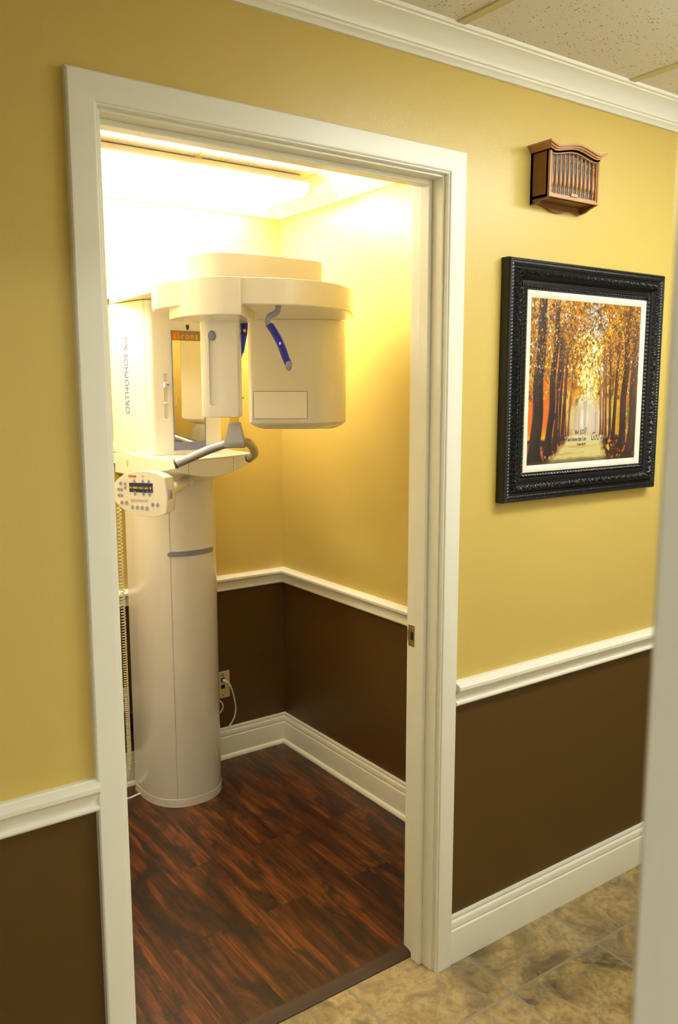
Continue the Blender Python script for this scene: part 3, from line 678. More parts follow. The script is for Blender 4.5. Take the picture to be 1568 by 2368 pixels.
# radiation trefoil
x_, y_ = pp(750, 314); tre = MB(); TO = FO + PX * x_ + UP * y_
for k in range(3):
    am = PI / 2 + PI / 3 + k * 2 * PI / 3
    tre.slab([(.0012 * math.cos(am - .5), .0012 * math.sin(am - .5))] + [(.0042 * math.cos(am + d), .0042 * math.sin(am + d)) for d in (-.52, -.26, 0, .26, .52)] + [(.0012 * math.cos(am + .5), .0012 * math.sin(am + .5))], TO, PX, UP, PN, 0, .0006)
tre.slab(ell(0, 0, .0008, .0008, 10), TO, PX, UP, PN, 0, .0006)
obj('warning_sign', tre, M['orange'], cp)
x_, y_ = pp(931, 328); obj('indicator', MB().ball(FO + PX * x_ + UP * y_, .0032, 8, 0, PX, PN, UP, (.9, .5, .9)), M['ledgreen'], cp, label='lit green indicator')
x_, y_ = pp(622, 829); obj('indicator', MB().ball(FO + PX * x_ + UP * y_, .0024, 8, 0, PX, PN, UP, (.9, .5, .9)), M['ledred'], cp, label='lit orange indicator')
dome = [(-1, -1), (1, -1), (1, -.4), (.82, .25), (.5, .75), (0, 1), (-.5, .75), (-.82, .25), (-1, -.4)]
tri_u = [(-.36, -.3), (.36, -.3), (0, .35)]
def button(cx, cy, shape, w, h, glyph, flip=False):
    x, y = pp(cx, cy); k = -1 if flip else 1; O = FO + PX * x + UP * y
    b_ = obj('button', MB().slab([(a_ * w, b2 * h * k) for a_, b2 in (shape if k > 0 else shape[::-1])], O, PX, UP, PN, -.0004, .0012), M['button'], cp, label='grey button')
    g = [(a_ * w, (b2 * k) * h) for a_, b2 in (glyph if k > 0 else glyph[::-1])]
    obj('symbol', MB().slab(g, O, PX, UP, PN, .0012, .0015), M['ink'] if glyph is not tri_u else M['black'], b_)
oval = ell(0, 0, 1, 1, 20); ringg = ell(0, -.02, .38, .42, 14)
arrow = [(-.13, -.62), (.13, -.62), (.13, .1), (.36, .1), (0, .62), (-.36, .1), (-.13, .1)]
W = SCX / 7.84
for cx, cy in ((580, 395), (750, 400), (865, 405), (400, 445)): button(cx, cy, dome, 32 * W, 34 * W, tri_u)
for cx, cy in ((588, 635), (757, 645), (872, 648), (400, 525)): button(cx, cy, dome, 32 * W, 36 * W, tri_u, True)
for cx, cy in ((310, 442), (320, 796), (412, 802), (928, 834), (1022, 838)): button(cx, cy, oval, 34 * W, 42 * W, ringg)
for cx, cy in ((530, 882), (625, 888), (718, 893), (813, 899)): button(cx, cy, oval, 34 * W, 42 * W, arrow)
half = [(1, -1), (1, 1), (.2, .95), (-.5, .6), (-.95, .0), (-.5, -.6), (.2, -.95)]
halfr = [(-a_, b_) for a_, b_ in half[::-1]]
for cy in (552, 660):
    button(262, cy, half, 31 * W, 37 * W, ringg); button(330, cy + 4, halfr, 28 * W, 36 * W, ringg)
for i, (t_, sz) in enumerate((('WARNING: this x-ray unit may be dangerous to patient', .0031), ('and operator unless safe exposure factors, operating', .0031), ('instructions and maintenance schedules are observed.', .0031))):
    ptext('lettering', t_, 494, 738 + i * 18, sz, M['warn'], cp, .88, t=.0003)
# label on the panel's right edge
lx = max(x for x, _ in op)
LO = PO + PX * (lx + .0022) + PN * (-.020)
sd = (-PN + PX * -.06).normalized()
lb = obj('label_sticker', MB().slab([(-.013, -.016), (.011, -.016), (.011, .016), (-.013, .016)], LO, sd, UP, PX, -.001, .0006), M['label'], cp, label='white sticker')
for i in range(6):
    obj('print', MB().slab([(-.0105 + i * .0036, -.0135), (-.0086 + i * .0036, -.0135), (-.0086 + i * .0036, .0135 - .004 * (i % 3)), (-.0105 + i * .0036, .0135 - .004 * (i % 3))], LO, sd, UP, PX, .0006, .0008), M['ink'], lb)
# bracket arm behind the panel
aP = PO + PX * .055 + UP * .004 - PN * .05
aE = Vector((0.700, 1.175, 1.216))
ar = obj('panel_arm', MB().tube([aP, aP.lerp(aE, .5), aE], [.0200, .0195, .0180], 16).ball(aE, .0182, 8), M['cream'], xm)
obj('pivot', MB().tube([aE + Vector((-.012, -.010, -.004)), aE + Vector((.012, .004, .001))], [.0190, .0186], 16), M['cream'], ar)
obj('groove', MB().tube([aP.lerp(aE, .12) + Vector((.0065, -.0105, -.0135)), aP.lerp(aE, .86) + Vector((.0065, -.0105, -.0125))], .0022, 8), M['sand'], ar)
# wall brackets
for z0, z1, x0, x1 in ((1.858, 1.900, .5445, .60), (1.310, 1.3475, .5475, .60), (1.268, 1.3065, .5475, .60)):
    obj('wall_bracket', MB().box((x0, 1.462, z0), (x1, 1.4895, z1)), M['pan'], xm, 0.002)

# coiled cord hanging from the panel
axis = bez([(0.3840, 0.993, 1.176), (0.3842, 0.993, 1.00), (0.3845, 0.993, 0.70), (0.3860, 0.995, 0.45), (0.3870, 0.997, 0.34), (0.3810, 1.000, 0.290), (0.3640, 1.004, 0.262), (0.340, 1.015, 0.253), (0.320, 1.06, 0.252), (0.306, 1.20, 0.258), (0.300, 1.35, 0.285), (0.300, 1.470, 0.330)], 30)
L = [0.0]
for i in range(1, len(axis)): L.append(L[-1] + (axis[i] - axis[i - 1]).length)
turns = 0.0; path = []; prevt = None; u = Vector((1, 0, 0)); NN = 4200
tot = L[-1]; idx = 0; ph = 0.0
for i in range(NN + 1):
    d = tot * i / NN
    while idx < len(L) - 2 and L[idx + 1] < d: idx += 1
    f = (d - L[idx]) / max(1e-9, L[idx + 1] - L[idx]); p = axis[idx].lerp(axis[idx + 1], f); t = (axis[idx + 1] - axis[idx]).normalized()
    u = (u - t * u.dot(t)).normalized(); w = t.cross(u)
    pitch = 0.0126 - 0.0066 * min(1, d / .75)
    ph += 2 * PI * (tot / NN) / pitch
    path.append(p + (u * math.cos(ph) + w * math.sin(ph)) * .0060)
obj('coiled_cord', MB().tube([Vector((0.3840, 0.990, 1.186))] + path, .00175, 6), M['cord'], xm, smooth=60, label='ivory coiled cord')

obj('cord_socket', MB().box((0.275, 1.462, .305), (0.325, 1.49, .355)), M['plate'], xm, 0.003)

# ---------------------------------------------------------------- cables and outlets
fl = MB().tube(bez([(0.5660, 1.374, .010), (0.5500, 1.374, .009), (0.522, 1.368, .008), (0.49, 1.376, .008), (0.45, 1.40, .008), (0.41, 1.425, .008)], 8), .0038, 10)
tag(obj('power_cable', fl, M['white'], base=(0.49, 1.376, .004)), 'white cable on the dark plank floor left of the column base', 'cable')
nc = thing('network_cable', 'white network cable curving from the blue wall jack behind the column', 'cable', (0.99, 1.47, .35))
obj('wire', MB().tube(bez([(0.990, 1.478, .338), (1.002, 1.468, .330), (1.010, 1.462, .310), (1.022, 1.460, .262), (1.028, 1.460, .215), (1.018, 1.460, .175), (0.990, 1.461, .140), (0.955, 1.461, .112), (0.93, 1.462, .09)], 8), .0032, 10), M['white'], nc)
obj('plug', MB().tube([(0.985, 1.487, .342), (0.9875, 1.480, .340), (1.000, 1.469, .331)], [.0060, .0068, .0038], 8), M['lightgrey'], nc)
tag(obj('cable_loop', MB().tube(bez([(0.93, 1.47, .268), (0.950, 1.466, .268), (0.9640, 1.462, .257), (0.9690, 1.46, .240), (0.962, 1.46, .222), (0.945, 1.462, .208), (0.92, 1.465, .20)], 8), .0030, 10), M['white'], base=(0.95, 1.466, .2)), 'small white cable loop sticking out just below the data jack plate', 'cable')
jp = thing('data_jack_plate', 'almond wall plate with blue data jack right of the column', 'wall plate', (0.981, YB, .322))
obj('cover', MB().box((0.946, YB - .006, .265), (1.0155, YB, .379)), M['plate'], jp, 0.002)
obj('jack', MB().box((0.974, YB - .008, .334), (0.992, YB - .004, .352)), M['jackblue'], jp, label='blue jack')
obj('jack', MB().box((0.974, YB - .0068, .306), (0.992, YB - .004, .322)), M['black'], jp, label='empty black jack')
text('lettering', 'DB', .0125, (0.973, YB - .0062, .3575), (1, 0, 0), UP, M['darkgrey'], jp)
for z in (.373, .279): obj('screw', MB().slab(ell(0, 0, .003, .003, 10), Vector((0.983, YB - .006, z - .002)), Vector((1, 0, 0)), UP, Vector((0, -1, 0)), 0, .001), M['seam'], jp)
wo = thing('wall_outlet', 'grey white power outlet behind the coiled cord on the brown wall', 'outlet', (0.545, YB, .355))
obj('cover', MB().box((0.508, YB - .0065, .297), (0.580, YB, .398)), M['outletgrey'], wo, 0.002)
for z in (.357,):
    sk = obj('socket', MB().slab(rrect(-.0165, -.0145, .0165, .0145, .010), Vector((0.5555, YB - .0065, z)), Vector((1, 0, 0)), UP, Vector((0, -1, 0)), 0, .002), M['outletgrey'], wo, 0.0006)
    for dx in (-.0065, .0065): obj('slot', MB().box((0.5555 + dx - .0012, YB - .0090, z + .001), (0.5555 + dx + .0012, YB - .0082, z + .009)), M['black'], sk)
    obj('slot', MB().slab(ell(0, 0, .0026, .0026, 10), Vector((0.5555, YB - .0085, z - .0075)), Vector((1, 0, 0)), UP, Vector((0, -1, 0)), 0, .0006), M['black'], sk)
adp = MB().box((0.515, YB - .046, .232), (0.5805, YB - .0085, .308))
tag(obj('power_adapter', adp, M['adapter'], bevel=.004, base=(0.545, YB - .03, .308)), 'black power adapter plugged into the outlet behind the coiled cord', 'adapter')

# lead apron hanging on the right wall near the door, seen only in the mirror
la = thing('lead_apron', 'blue grey lead apron hanging on the wall, seen in the machine mirror', 'apron', (XR, .30, 1.40))
rings = []
for z, y0, y1, d in ((1.385, .23, .37, .040), (1.375, .19, .42, .080), (1.35, .16, .45, .105), (1.30, .15, .47, .120), (1.15, .145, .48, .118), (0.85, .14, .49, .100), (0.60, .14, .49, .080)):
    ptsr = []
    for k in range(14):
        u_ = k / 13; yy = y0 + (y1 - y0) * u_; ptsr.append((XR - .002 - d * math.sin(PI * (.08 + .84 * u_)) * (1 + .08 * math.sin(u_ * 19 + z)), yy, z))
    rings.append(ptsr + [(XR + .0008, y1, z), (XR + .0008, y0, z)])
obj('body', MB().rings(rings), M['apron'], la, smooth=50)
obj('hook', MB().tube([(XR + .004, .30, 1.40), (XR - .03, .30, 1.40), (XR - .038, .30, 1.385)], .004, 8), M['steel'], la)

# ---------------------------------------------------------------- door chime on the hallway wall
ch = thing('door_chime', 'brown wooden door chime with turned spindles on wall above the framed picture', 'door chime', (1.2095, 0, 2.00))
BX0, BX1, BD, BZ = 1.115, 1.304, .063, 2.0085
def bonnet(x):      # height of the arched crown
    u_ = (x - 1.2095) / .0945; return 2.1285 + .0125 * (0.5 + 0.5 * math.cos(PI * min(1, abs(u_) / .92))) ** 1.0 + .0045 * max(0, abs(u_) - .85) / .15
xs = np.linspace(BX0, BX1, 40)
def arch(mb, z_off0, z_off1, x0, x1, d0, d1, mi=0):
    X_ = np.linspace(x0, x1, 44); top = [(x, bonnet(x) + z_off1) for x in X_]; bot = [(x, bonnet(x) + z_off0) for x in X_[::-1]]
    rings = [[(x, -d, z) for x, z in top + bot] for d in (d0, d1)]; return mb.rings(rings, True, True, mi)
cab = MB()
cab.box((BX0, -BD + .006, BZ), (BX0 + .008, 0, 2.120)); cab.box((BX1 - .008, -BD + .006, BZ), (BX1, 0, 2.120)); cab.box((BX0, -BD + .006, BZ), (BX1, 0, BZ + .007)); cab.box((BX0, -.008, BZ), (BX1, 0, 2.12))
arch(cab, -.016, -.010, BX0, BX1, 0, BD)
obj('cabinet', cab, M['chime'], ch, smooth=30)
cr = MB(); arch(cr, -.0045, 0, BX0 - .014, BX1 + .014, 0, BD + .014); arch(cr, -.0085, -.0045, BX0 - .009, BX1 + .009, 0, BD + .009); arch(cr, -.012, -.0085, BX0 - .004, BX1 + .004, 0, BD + .004)
obj('crown', cr, M['chimefront'], ch, smooth=40)
ff = MB()
for xa, xb, y_ in ((BX0, BX0 + .0055, BD), (BX0 + .0055, BX0 + .009, BD - .003), (BX1 - .0055, BX1, BD), (BX1 - .009, BX1 - .0055, BD - .003)):
    ff.rings([[(xa, -y_, BZ), (xb, -y_, BZ), (xb, -y_ + .012, BZ), (xa, -y_ + .012, BZ)], [(xa, -y_, bonnet(xa) - .012), (xb, -y_, bonnet(xb) - .012), (xb, -y_ + .012, bonnet(xb) - .012), (xa, -y_ + .012, bonnet(xa) - .012)]])
ff.box((BX0 + .005, -BD, BZ), (BX1 - .005, -BD + .012, BZ + .0065)); ff.box((BX0 + .008, -BD + .003, BZ + .0065), (BX1 - .008, -BD + .012, BZ + .010))
arch(ff, -.016, -.012, BX0 + .005, BX1 - .005, BD - .012, BD); arch(ff, -.0185, -.016, BX0 + .008, BX1 - .008, BD - .012, BD - .003)
obj('front_frame', ff, M['chimefront'], ch, smooth=30)
gc = MB(); X_ = np.linspace(BX0 + .006, BX1 - .006, 30)
gc.rings([[(x, -y_, z) for x, z in [(x, bonnet(x) - .013) for x in X_] + [(X_[-1], BZ + .006), (X_[0], BZ + .006)]] for y_ in (BD - .020, BD - .017)])
obj('grille_cloth', gc, M['cloth'], ch, smooth=0)
SPZ0 = BZ + .009
sprof = [(.0012, 0), (.0022, .001), (.0024, .004), (.0014, .006), (.0022, .009), (.0028, .013), (.0020, .0165), (.0034, .0185), (.0022, .0205), (.0040, .0235), (.0046, .029), (.0045, .036), (.0038, .048), (.0028, .058), (.0020, .066), (.0028, .0675), (.0030, .0695), (.0020, .071), (.0029, .0735), (.0034, .077), (.0026, .081), (.0016, .083), (.0026, .0855), (.0018, .090), (.0012, .095)]
SX0, SX1 = BX0 + .0165, BX1 - .0155
s0 = obj('spindle', MB().lathe(sprof, (SX0, -BD + .0085, SPZ0), 12), M['spindle'], ch, smooth=60)
s0.data.transform(Matrix.Translation((0, 0, wpos(ch).z - SPZ0))); s0.location = (0, 0, SPZ0 - wpos(ch).z)
base_loc = s0.location.copy(); hS = .095
s0.scale = (1, 1, (bonnet(SX0) - .017 - SPZ0) / hS)
for i in range(1, 11):
    x = SX0 + (SX1 - SX0) * i / 10
    c_ = s0.copy(); C.objects.link(c_); c_.parent = ch; c_.location = base_loc + Vector((x - SX0, 0, 0)); c_.scale = (1, 1, (bonnet(x) - .017 - SPZ0) / hS)
npo = obj('name_plate', MB().box((1.197, -BD - .0005, BZ + .0085), (1.222, -BD + .004, BZ + .0165)), M['spindle'], ch, 0.0006)
# scalloped skirt under the cabinet
bw = [(1.1150, 1.9990), (1.1268, 1.9990), (1.147, 2.0000), (1.1678, 1.9960), (1.189, 1.9900), (1.2095, 1.9885), (1.230, 1.9900), (1.2512, 1.9955), (1.272, 1.9955), (1.288, 1.9930), (1.304, 1.9920)]
bp_ = bez([(x, 0, z) for x, z in bw], 5)
sk = MB().rings([[(p.x, y_, p.z) for p in bp_] + [(BX1, y_, BZ + .001), (BX0, y_, BZ + .001)] for y_ in (-.010, 0)])
for xa in (BX0, BX1 - .007):
    zs = [(-.0625, BZ), (-.052, 2.0055), (-.0388, 2.0015), (-.030, 1.9975), (-.0235, 1.9945), (-.012, 1.9930), (0, 1.9925)]
    if xa == BX0: zs = [(y_, z if i < 2 else z + .0045) for i, (y_, z) in enumerate(zs)]
    sk.rings([[(x, y_, z) for y_, z in zs] + [(x, 0, BZ + .001)] for x in (xa, xa + .007)])
obj('skirt', sk, M['chime'], ch, smooth=30)

# ---------------------------------------------------------------- framed picture
FX0, FX1, FZ0, FZ1 = 1.020, 1.664, 1.2455, 1.8610
pf = thing('framed_picture', 'autumn tree avenue print in an ornate black frame on the yellow wall', 'picture', ((FX0 + FX1) / 2, 0, FZ0))
FW = .076
prof = []
def P_(t, o): prof.append((t, o))
ts = np.concatenate([np.array([0, 0, .0015, .004, .0065, .008]), np.linspace(.009, .018, 7), np.array([.0195, .021, .0225]), np.linspace(.0235, .0465, 17), np.array([.048, .0495, .051, .0545, .056, .058, .0595]), np.linspace(.061, .0725, 9), np.array([.074, .076, .076])])
first = True
def base_h(i, t):
    if i == 0: return .001
    if i == len(ts) - 1: return .010
    pts = [(0, .025), (.0015, .0275), (.004, .0300), (.0065, .0300), (.008, .0285), (.0135, .0300), (.018, .0280), (.0195, .0245), (.0225, .0235), (.0235, .0245), (.029, .0300), (.035, .0325), (.041, .0305), (.0465, .0245), (.048, .0225), (.0495, .0215), (.051, .0180), (.0545, .0180), (.056, .0215), (.0595, .0215), (.061, .0210), (.0665, .0255), (.0725, .0210), (.074, .0170), (.076, .0160)]
    return float(np.interp(t, [a_ for a_, _ in pts], [b_ for _, b_ in pts]))
def orn(t, s):
    if .009 <= t <= .018:
        k_ = math.sin(PI * (t - .009) / .009); return .0015 * k_ * math.sin(2 * PI * (s / .0085 + (t - .009) / .010))
    if .0235 <= t <= .0465:
        v_ = (t - .0235) / .023; env = math.sin(PI * v_); p = .0290; q_ = ((s + .55 * (t - .0235)) / p) % 1.0
        a_ = 1 if q_ < .5 else -1; w_ = (q_ % .5) / .5           # two mirrored leaves a period
        d = abs(w_ - .5) * 2
        leaf = (1 - d ** 1.6)
        rib = math.sin(2 * PI * (w_ * 2.6 + v_ * 1.2 * a_))
        gap_ = -1.2 if d > .86 else 0
        return env ** .6 * (.0036 * leaf + .0022 * rib * leaf + .0020 * gap_)
    if .061 <= t <= .0725:
        v_ = (t - .061) / .0115; env = math.sin(PI * v_) ** .7; p = .0112; q_ = (s / p + v_ * .45) % 1.0
        return env * .0042 * (math.sin(PI * q_) ** .5 - .55)
    return 0
fmesh = MB()
cxm, czm = (FX0 + FX1) / 2, (FZ0 + FZ1) / 2
for side in range(4):
    Ls = (FX1 - FX0) if side % 2 == 0 else (FZ1 - FZ0); NL = 420
    rings = []
    for i in range(NL + 1):
        row = []
        for j, t in enumerate(ts):
            s_ = t + (Ls - 2 * t) * i / NL - Ls / 2
            o_ = base_h(j, t) + orn(t, s_)
            H_ = (FZ1 - FZ0) / 2 if side % 2 == 0 else (FX1 - FX0) / 2
            if side == 0: x, z = cxm + s_, czm - H_ + t
            elif side == 1: x, z = cxm + H_ - t, czm + s_
            elif side == 2: x, z = cxm - s_, czm + H_ - t
            else: x, z = cxm - H_ + t, czm - s_
            row.append((x, -o_, z))
        rings.append(row)
    fmesh.rings(rings, False, False)
obj('frame', fmesh, M['iron'], pf, smooth=50, label='ornate black carved frame')
obj('backing', MB().box((FX0 + .004, -.010, FZ0 + .004), (FX1 - .004, 0, FZ1 - .004)), M['black'], pf)
# linen liner sloping to the canvas
LX0, LX1, LZ0, LZ1 = FX0 + .0745, FX1 - .0745, FZ0 + .0745, FZ1 - .0745
lin = MB()
lp = [(0, .012), (0, .0215), (.001, .0225), (.0085, .0235), (.010, .0230), (.018, .0185), (.0185, .010)]
for side in range(4):
    rings = []
    for e_ in (0, 1):
        row = []
        for t, o_ in lp:
            if side == 0: x, z = (LX0 + t if e_ == 0 else LX1 - t), LZ0 + t
            elif side == 1: x, z = LX1 - t, (LZ0 + t if e_ == 0 else LZ1 - t)
            elif side == 2: x, z = (LX1 - t if e_ == 0 else LX0 + t), LZ1 - t
            else: x, z = LX0 + t, (LZ1 - t if e_ == 0 else LZ0 + t)
            row.append((x, -o_, z))
        rings.append(row)
    lin.rings(rings, False, False)
obj('liner', lin, M['linen'], pf, smooth=20, label='ivory linen liner')

# the print itself: an avenue of autumn trees, painted into the sheet
KX0, KX1, KZ0, KZ1 = LX0 + .0175, LX1 - .0175, LZ0 + .0175, LZ1 - .0175
NU, NV = 400, 366
U, V = np.meshgrid(np.linspace(0, 1, NU), np.linspace(0, 1, NV))
def vnoise(u, v, fu, fv, seed=0):
    r = np.random.RandomState(seed); g = r.rand(int(fv) + 3, int(fu) + 3)
    x = u * fu; y = v * fv; xi = np.clip(x.astype(int), 0, int(fu) + 1); yi = np.clip(y.astype(int), 0, int(fv) + 1); xf = x - xi; yf_ = y - yi
    xf = xf * xf * (3 - 2 * xf); yf_ = yf_ * yf_ * (3 - 2 * yf_)
    return (g[yi, xi] * (1 - xf) + g[yi, xi + 1] * xf) * (1 - yf_) + (g[yi + 1, xi] * (1 - xf) + g[yi + 1, xi + 1] * xf) * yf_
def fb(u, v, fu, fv, seed, oct_=4):
    s_ = 0; a_ = 1; t = 0
    for k_ in range(oct_):
        s_ = s_ + a_ * vnoise(u, v, fu * 2 ** k_, fv * 2 ** k_, seed + k_ * 11); t += a_; a_ *= .62
    return s_ / t
def lay(img, m, c): return img * (1 - m[..., None]) + np.asarray(c, float) * m[..., None]
def sst(x, a_, b_): t = np.clip((x - a_) / (b_ - a_), 0, 1); return t * t * (3 - 2 * t)
rng = np.random.RandomState(11)
def dabs(img, n, region, colours, smin, smax, alpha, stretch=1.0):
    """short brush dabs, placed where region(u, v) is likely"""
    k_ = 0; tries = 0
    while k_ < n and tries < n * 12:
        tries += 1
        u_, v_ = rng.rand(), rng.rand()
        if rng.rand() > region(u_, v_): continue
        k_ += 1
        c = np.asarray(colours[rng.randint(len(colours))], float) * (0.88 + .24 * rng.rand())
        a_ = smin + (smax - smin) * rng.rand() ** 2; b2 = a_ * (.45 + .5 * rng.rand()) ; th = rng.rand() * PI if stretch == 1.0 else PI / 2 + (rng.rand() - .5) * .5
        b2 = b2 / stretch; a2 = a_ * stretch
        cx_, cy_ = u_ * (NU - 1), v_ * (NV - 1); R = int(max(a2, b2) + 2)
        x0, x1, y0, y1 = max(0, int(cx_) - R), min(NU, int(cx_) + R + 1), max(0, int(cy_) - R), min(NV, int(cy_) + R + 1)
        yy, xx = np.mgrid[y0:y1, x0:x1]; dx = xx - cx_; dy = yy - cy_
        p = (dx * math.cos(th) + dy * math.sin(th)) / a2; q_ = (-dx * math.sin(th) + dy * math.cos(th)) / b2
        m_ = np.clip(1.6 - 1.6 * (p * p + q_ * q_), 0, 1) * alpha
        img[y0:y1, x0:x1] = img[y0:y1, x0:x1] * (1 - m_[..., None]) + c * m_[..., None]
    return img
n1 = fb(U, V, 7, 7, 1); n2 = fb(U, V, 22, 20, 40); n3 = fb(U, V, 70, 64, 80, 3)
img = np.zeros(U.shape + (3,)) + np.array([222, 158, 34.])
img = lay(img, sst(n1, .42, .62) * .8, (240, 200, 56)); img = lay(img, sst(n2, .52, .64) * .7, (178, 104, 28))
lz = sst(.31 - U, 0, .14) * sst(.60 - V, 0, .22); img = lay(img, lz * .9, (238, 112, 22)); img = lay(img, lz * sst(.26 - V, 0, .14), (250, 196, 40)); img = lay(img, lz * sst(n2, .52, .6) * .5, (252, 150, 40))
rz = sst(U, .80, .92) * sst(.78 - V, 0, .15); img = lay(img, rz * .85, (112, 108, 30)); img = lay(img, rz * sst(n2, .5, .6), (52, 50, 20)); img = lay(img, rz * sst(n3, .56, .64), (222, 214, 96))
# leaf masses
top = lambda u_, v_: max(0, min(1, (v_ - .34) / .2))
ctr = lambda u_, v_: math.exp(-((u_ - .53) / (.05 + .06 * v_)) ** 2) * (1 if .30 < v_ < .82 else 0)
img = dabs(img, 1500, lambda u_, v_: top(u_, v_) * (1 - .8 * ctr(u_, v_)), [(150, 92, 26), (112, 72, 24), (196, 108, 28), (214, 150, 40), (90, 60, 24)], 3, 11, .75)
img = dabs(img, 900, lambda u_, v_: top(u_, v_) * (.35 + .65 * (abs(u_ - .30) < .16)), [(206, 92, 26), (226, 122, 30), (170, 80, 26), (236, 172, 40)], 2.5, 8, .7)
img = dabs(img, 420, ctr, [(255, 252, 214), (255, 246, 150), (250, 232, 84), (255, 255, 240)], 3, 9, .9)
img = dabs(img, 260, lambda u_, v_: math.exp(-((u_ - .58) / .09) ** 2 - ((v_ - .90) / .11) ** 2), [(214, 222, 244), (236, 240, 250), (196, 206, 232)], 4, 12, .9)
img = dabs(img, 130, lambda u_, v_: (u_ < .34) * (v_ > .66) * .6, [(226, 232, 246), (250, 250, 232), (206, 214, 236)], 2.5, 8, .9)
img = dabs(img, 90, lambda u_, v_: (u_ > .9) * (v_ > .3) * .6, [(250, 246, 214), (232, 226, 150), (250, 220, 90)], 2, 6, .85)
img = dabs(img, 1500, lambda u_, v_: max(0, min(1, (v_ - .28) / .25)), [(250, 208, 48), (240, 184, 36), (232, 216, 84), (252, 226, 96), (214, 168, 40), (196, 176, 48)], 1.2, 3.6, .85)
# mist where the avenue ends
vpU, vpV = .525, .24
dxm = (U - vpU) / .25; dym = (V - vpV) / np.where(V > vpV, .24, .16); mist = sst(1 - np.sqrt(dxm * dxm + dym * dym), 0, .7)
img = lay(img, mist * .93, (224, 214, 200)); dxm = (U - .50) / .06; dym = (V - .27) / .10; img = lay(img, sst(1 - np.sqrt(dxm * dxm + dym * dym), 0, .8), (250, 246, 226))
img = lay(img, mist * sst(fb(U, V, 70, 3, 3, 2), .5, .66) * .5, (168, 148, 140)); img = lay(img, mist * sst(fb(U, V, 56, 4, 33, 2), .56, .7) * .5, (244, 224, 160))
# ground and path
hor = .165
gm = sst(hor + .02 * (n2 - .5) - V, 0, .02)
img = lay(img, gm, (58, 36, 22))
img = dabs(img, 260, lambda u_, v_: (v_ < hor) * .9, [(150, 66, 24), (96, 52, 24), (206, 92, 28), (70, 42, 22)], 2.5, 8, .8)
img = dabs(img, 60, lambda u_, v_: (v_ < hor - .02) * (u_ > .62) * (u_ < .88), [(250, 104, 28), (244, 150, 50), (236, 190, 60)], 3, 9, .85)
img = dabs(img, 36, lambda u_, v_: (v_ < .12) * (u_ > .1) * (u_ < .34), [(250, 104, 28), (244, 140, 40)], 2, 6, .85)
pw = .18 + np.clip(hor - V, 0, 1) * .75; pc = .515 - np.clip(hor - V, 0, 1) * .45
pm_ = sst(hor + .015 - V, 0, .02) * sst(pw + .06 * (n2 - .5) - np.abs(U - pc), 0, .07)
img = lay(img, pm_, (228, 212, 140)); img = lay(img, pm_ * sst(fb(U, V, 7, 70, 55, 3), .5, .6) * .6, (204, 174, 92)); img = lay(img, pm_ * sst(V, .09, .17) * .7, (238, 230, 200))
img = lay(img, sst(.03 + .02 * n2 - V, 0, .03) * .6, (70, 58, 32))
# trunks: (u at base, base height, half width, lean at the top, height, colour)
trunks = [(.350, .172, .008, .03, .50, (146, 116, 100)), (.325, .168, .010, -.02, .55, (122, 92, 78)), (.655, .170, .008, -.03, .50, (150, 122, 106)), (.680, .165, .010, -.02, .55, (132, 102, 88)), (.705, .160, .010, -.03, .58, (120, 90, 76)),
          (.300, .145, .016, .03, .62, (88, 60, 48)), (.262, .115, .018, .03, .70, (80, 54, 44)), (.228, .090, .021, .045, .78, (70, 46, 38)), (.745, .150, .013, -.03, .66, (102, 72, 60)), (.775, .130, .018, .03, .74, (84, 56, 48)),
          (.182, .060, .030, .055, .95, (58, 38, 34)), (.858, .095, .034, .045, 1.1, (74, 50, 46)), (.962, .045, .045, .005, .92, (92, 66, 58)), (.068, .020, .050, .045, 1.1, (56, 38, 34))]
strk = fb(U, V, 110, 9, 91, 3)
for ub, vb, w_, lean, ht, c_ in trunks:
    tt = np.clip((V - vb) / ht, 0, 1); cu_ = ub + lean * tt + .006 * np.sin(V * 15 + ub * 50) * (w_ > .02)
    ww = w_ * (1 - .38 * tt) * (1 + .55 * np.exp(-np.clip(V - vb, 0, 1) / .03))
    d = (U - cu_) / ww; m_ = sst(1.08 - np.abs(d), 0, .22) * sst(V, vb - .008, vb + .004) * sst(vb + ht - V, 0, .10)
    cc = np.asarray(c_, float)[None, None] * (0.55 + .95 * strk)[..., None] * (1.0 - .22 * np.clip(d * (1 if ub < .5 else -1), -1, 1))[..., None] * (0.75 + .45 * tt)[..., None]
    edge = sst(.32 - np.abs(np.abs(d) - 1.15), 0, .25) * (V > vb) * sst(vb + ht * .75 - V, 0, .1) * sst(n2, .42, .58) * .75
    img = lay(img, edge, (236, 116, 40)); img = img * (1 - m_[..., None]) + cc * m_[..., None]
# branches
for ub, vb, du, dv_, w_ in ((.10, .58, .10, .42, .009), (.21, .50, -.05, .42, .007), (.24, .46, .09, .45, .006), (.30, .42, .07, .40, .005), (.33, .40, -.05, .36, .005), (.70, .42, -.07, .45, .006), (.68, .40, -.03, .40, .005), (.76, .42, -.13, .55, .007), (.79, .48, .06, .50, .008), (.90, .55, -.06, .45, .010), (.745, .38, .06, .48, .006), (.72, .40, .03, .5, .005), (.36, .38, .05, .32, .004), (.80, .45, -.05, .5, .006), (.31, .40, .10, .28, .005), (.66, .36, -.06, .3, .004)):
    tt = np.clip((V - vb) / dv_, 0, 1); d = np.abs(U - (ub + du * tt ** 1.2 + .005 * np.sin(tt * 16 + ub * 40))); m_ = sst(w_ * (1 - .65 * tt) - d, 0, .004) * (V > vb) * (V < vb + dv_)
    img = lay(img, m_ * .85, (92, 64, 52))
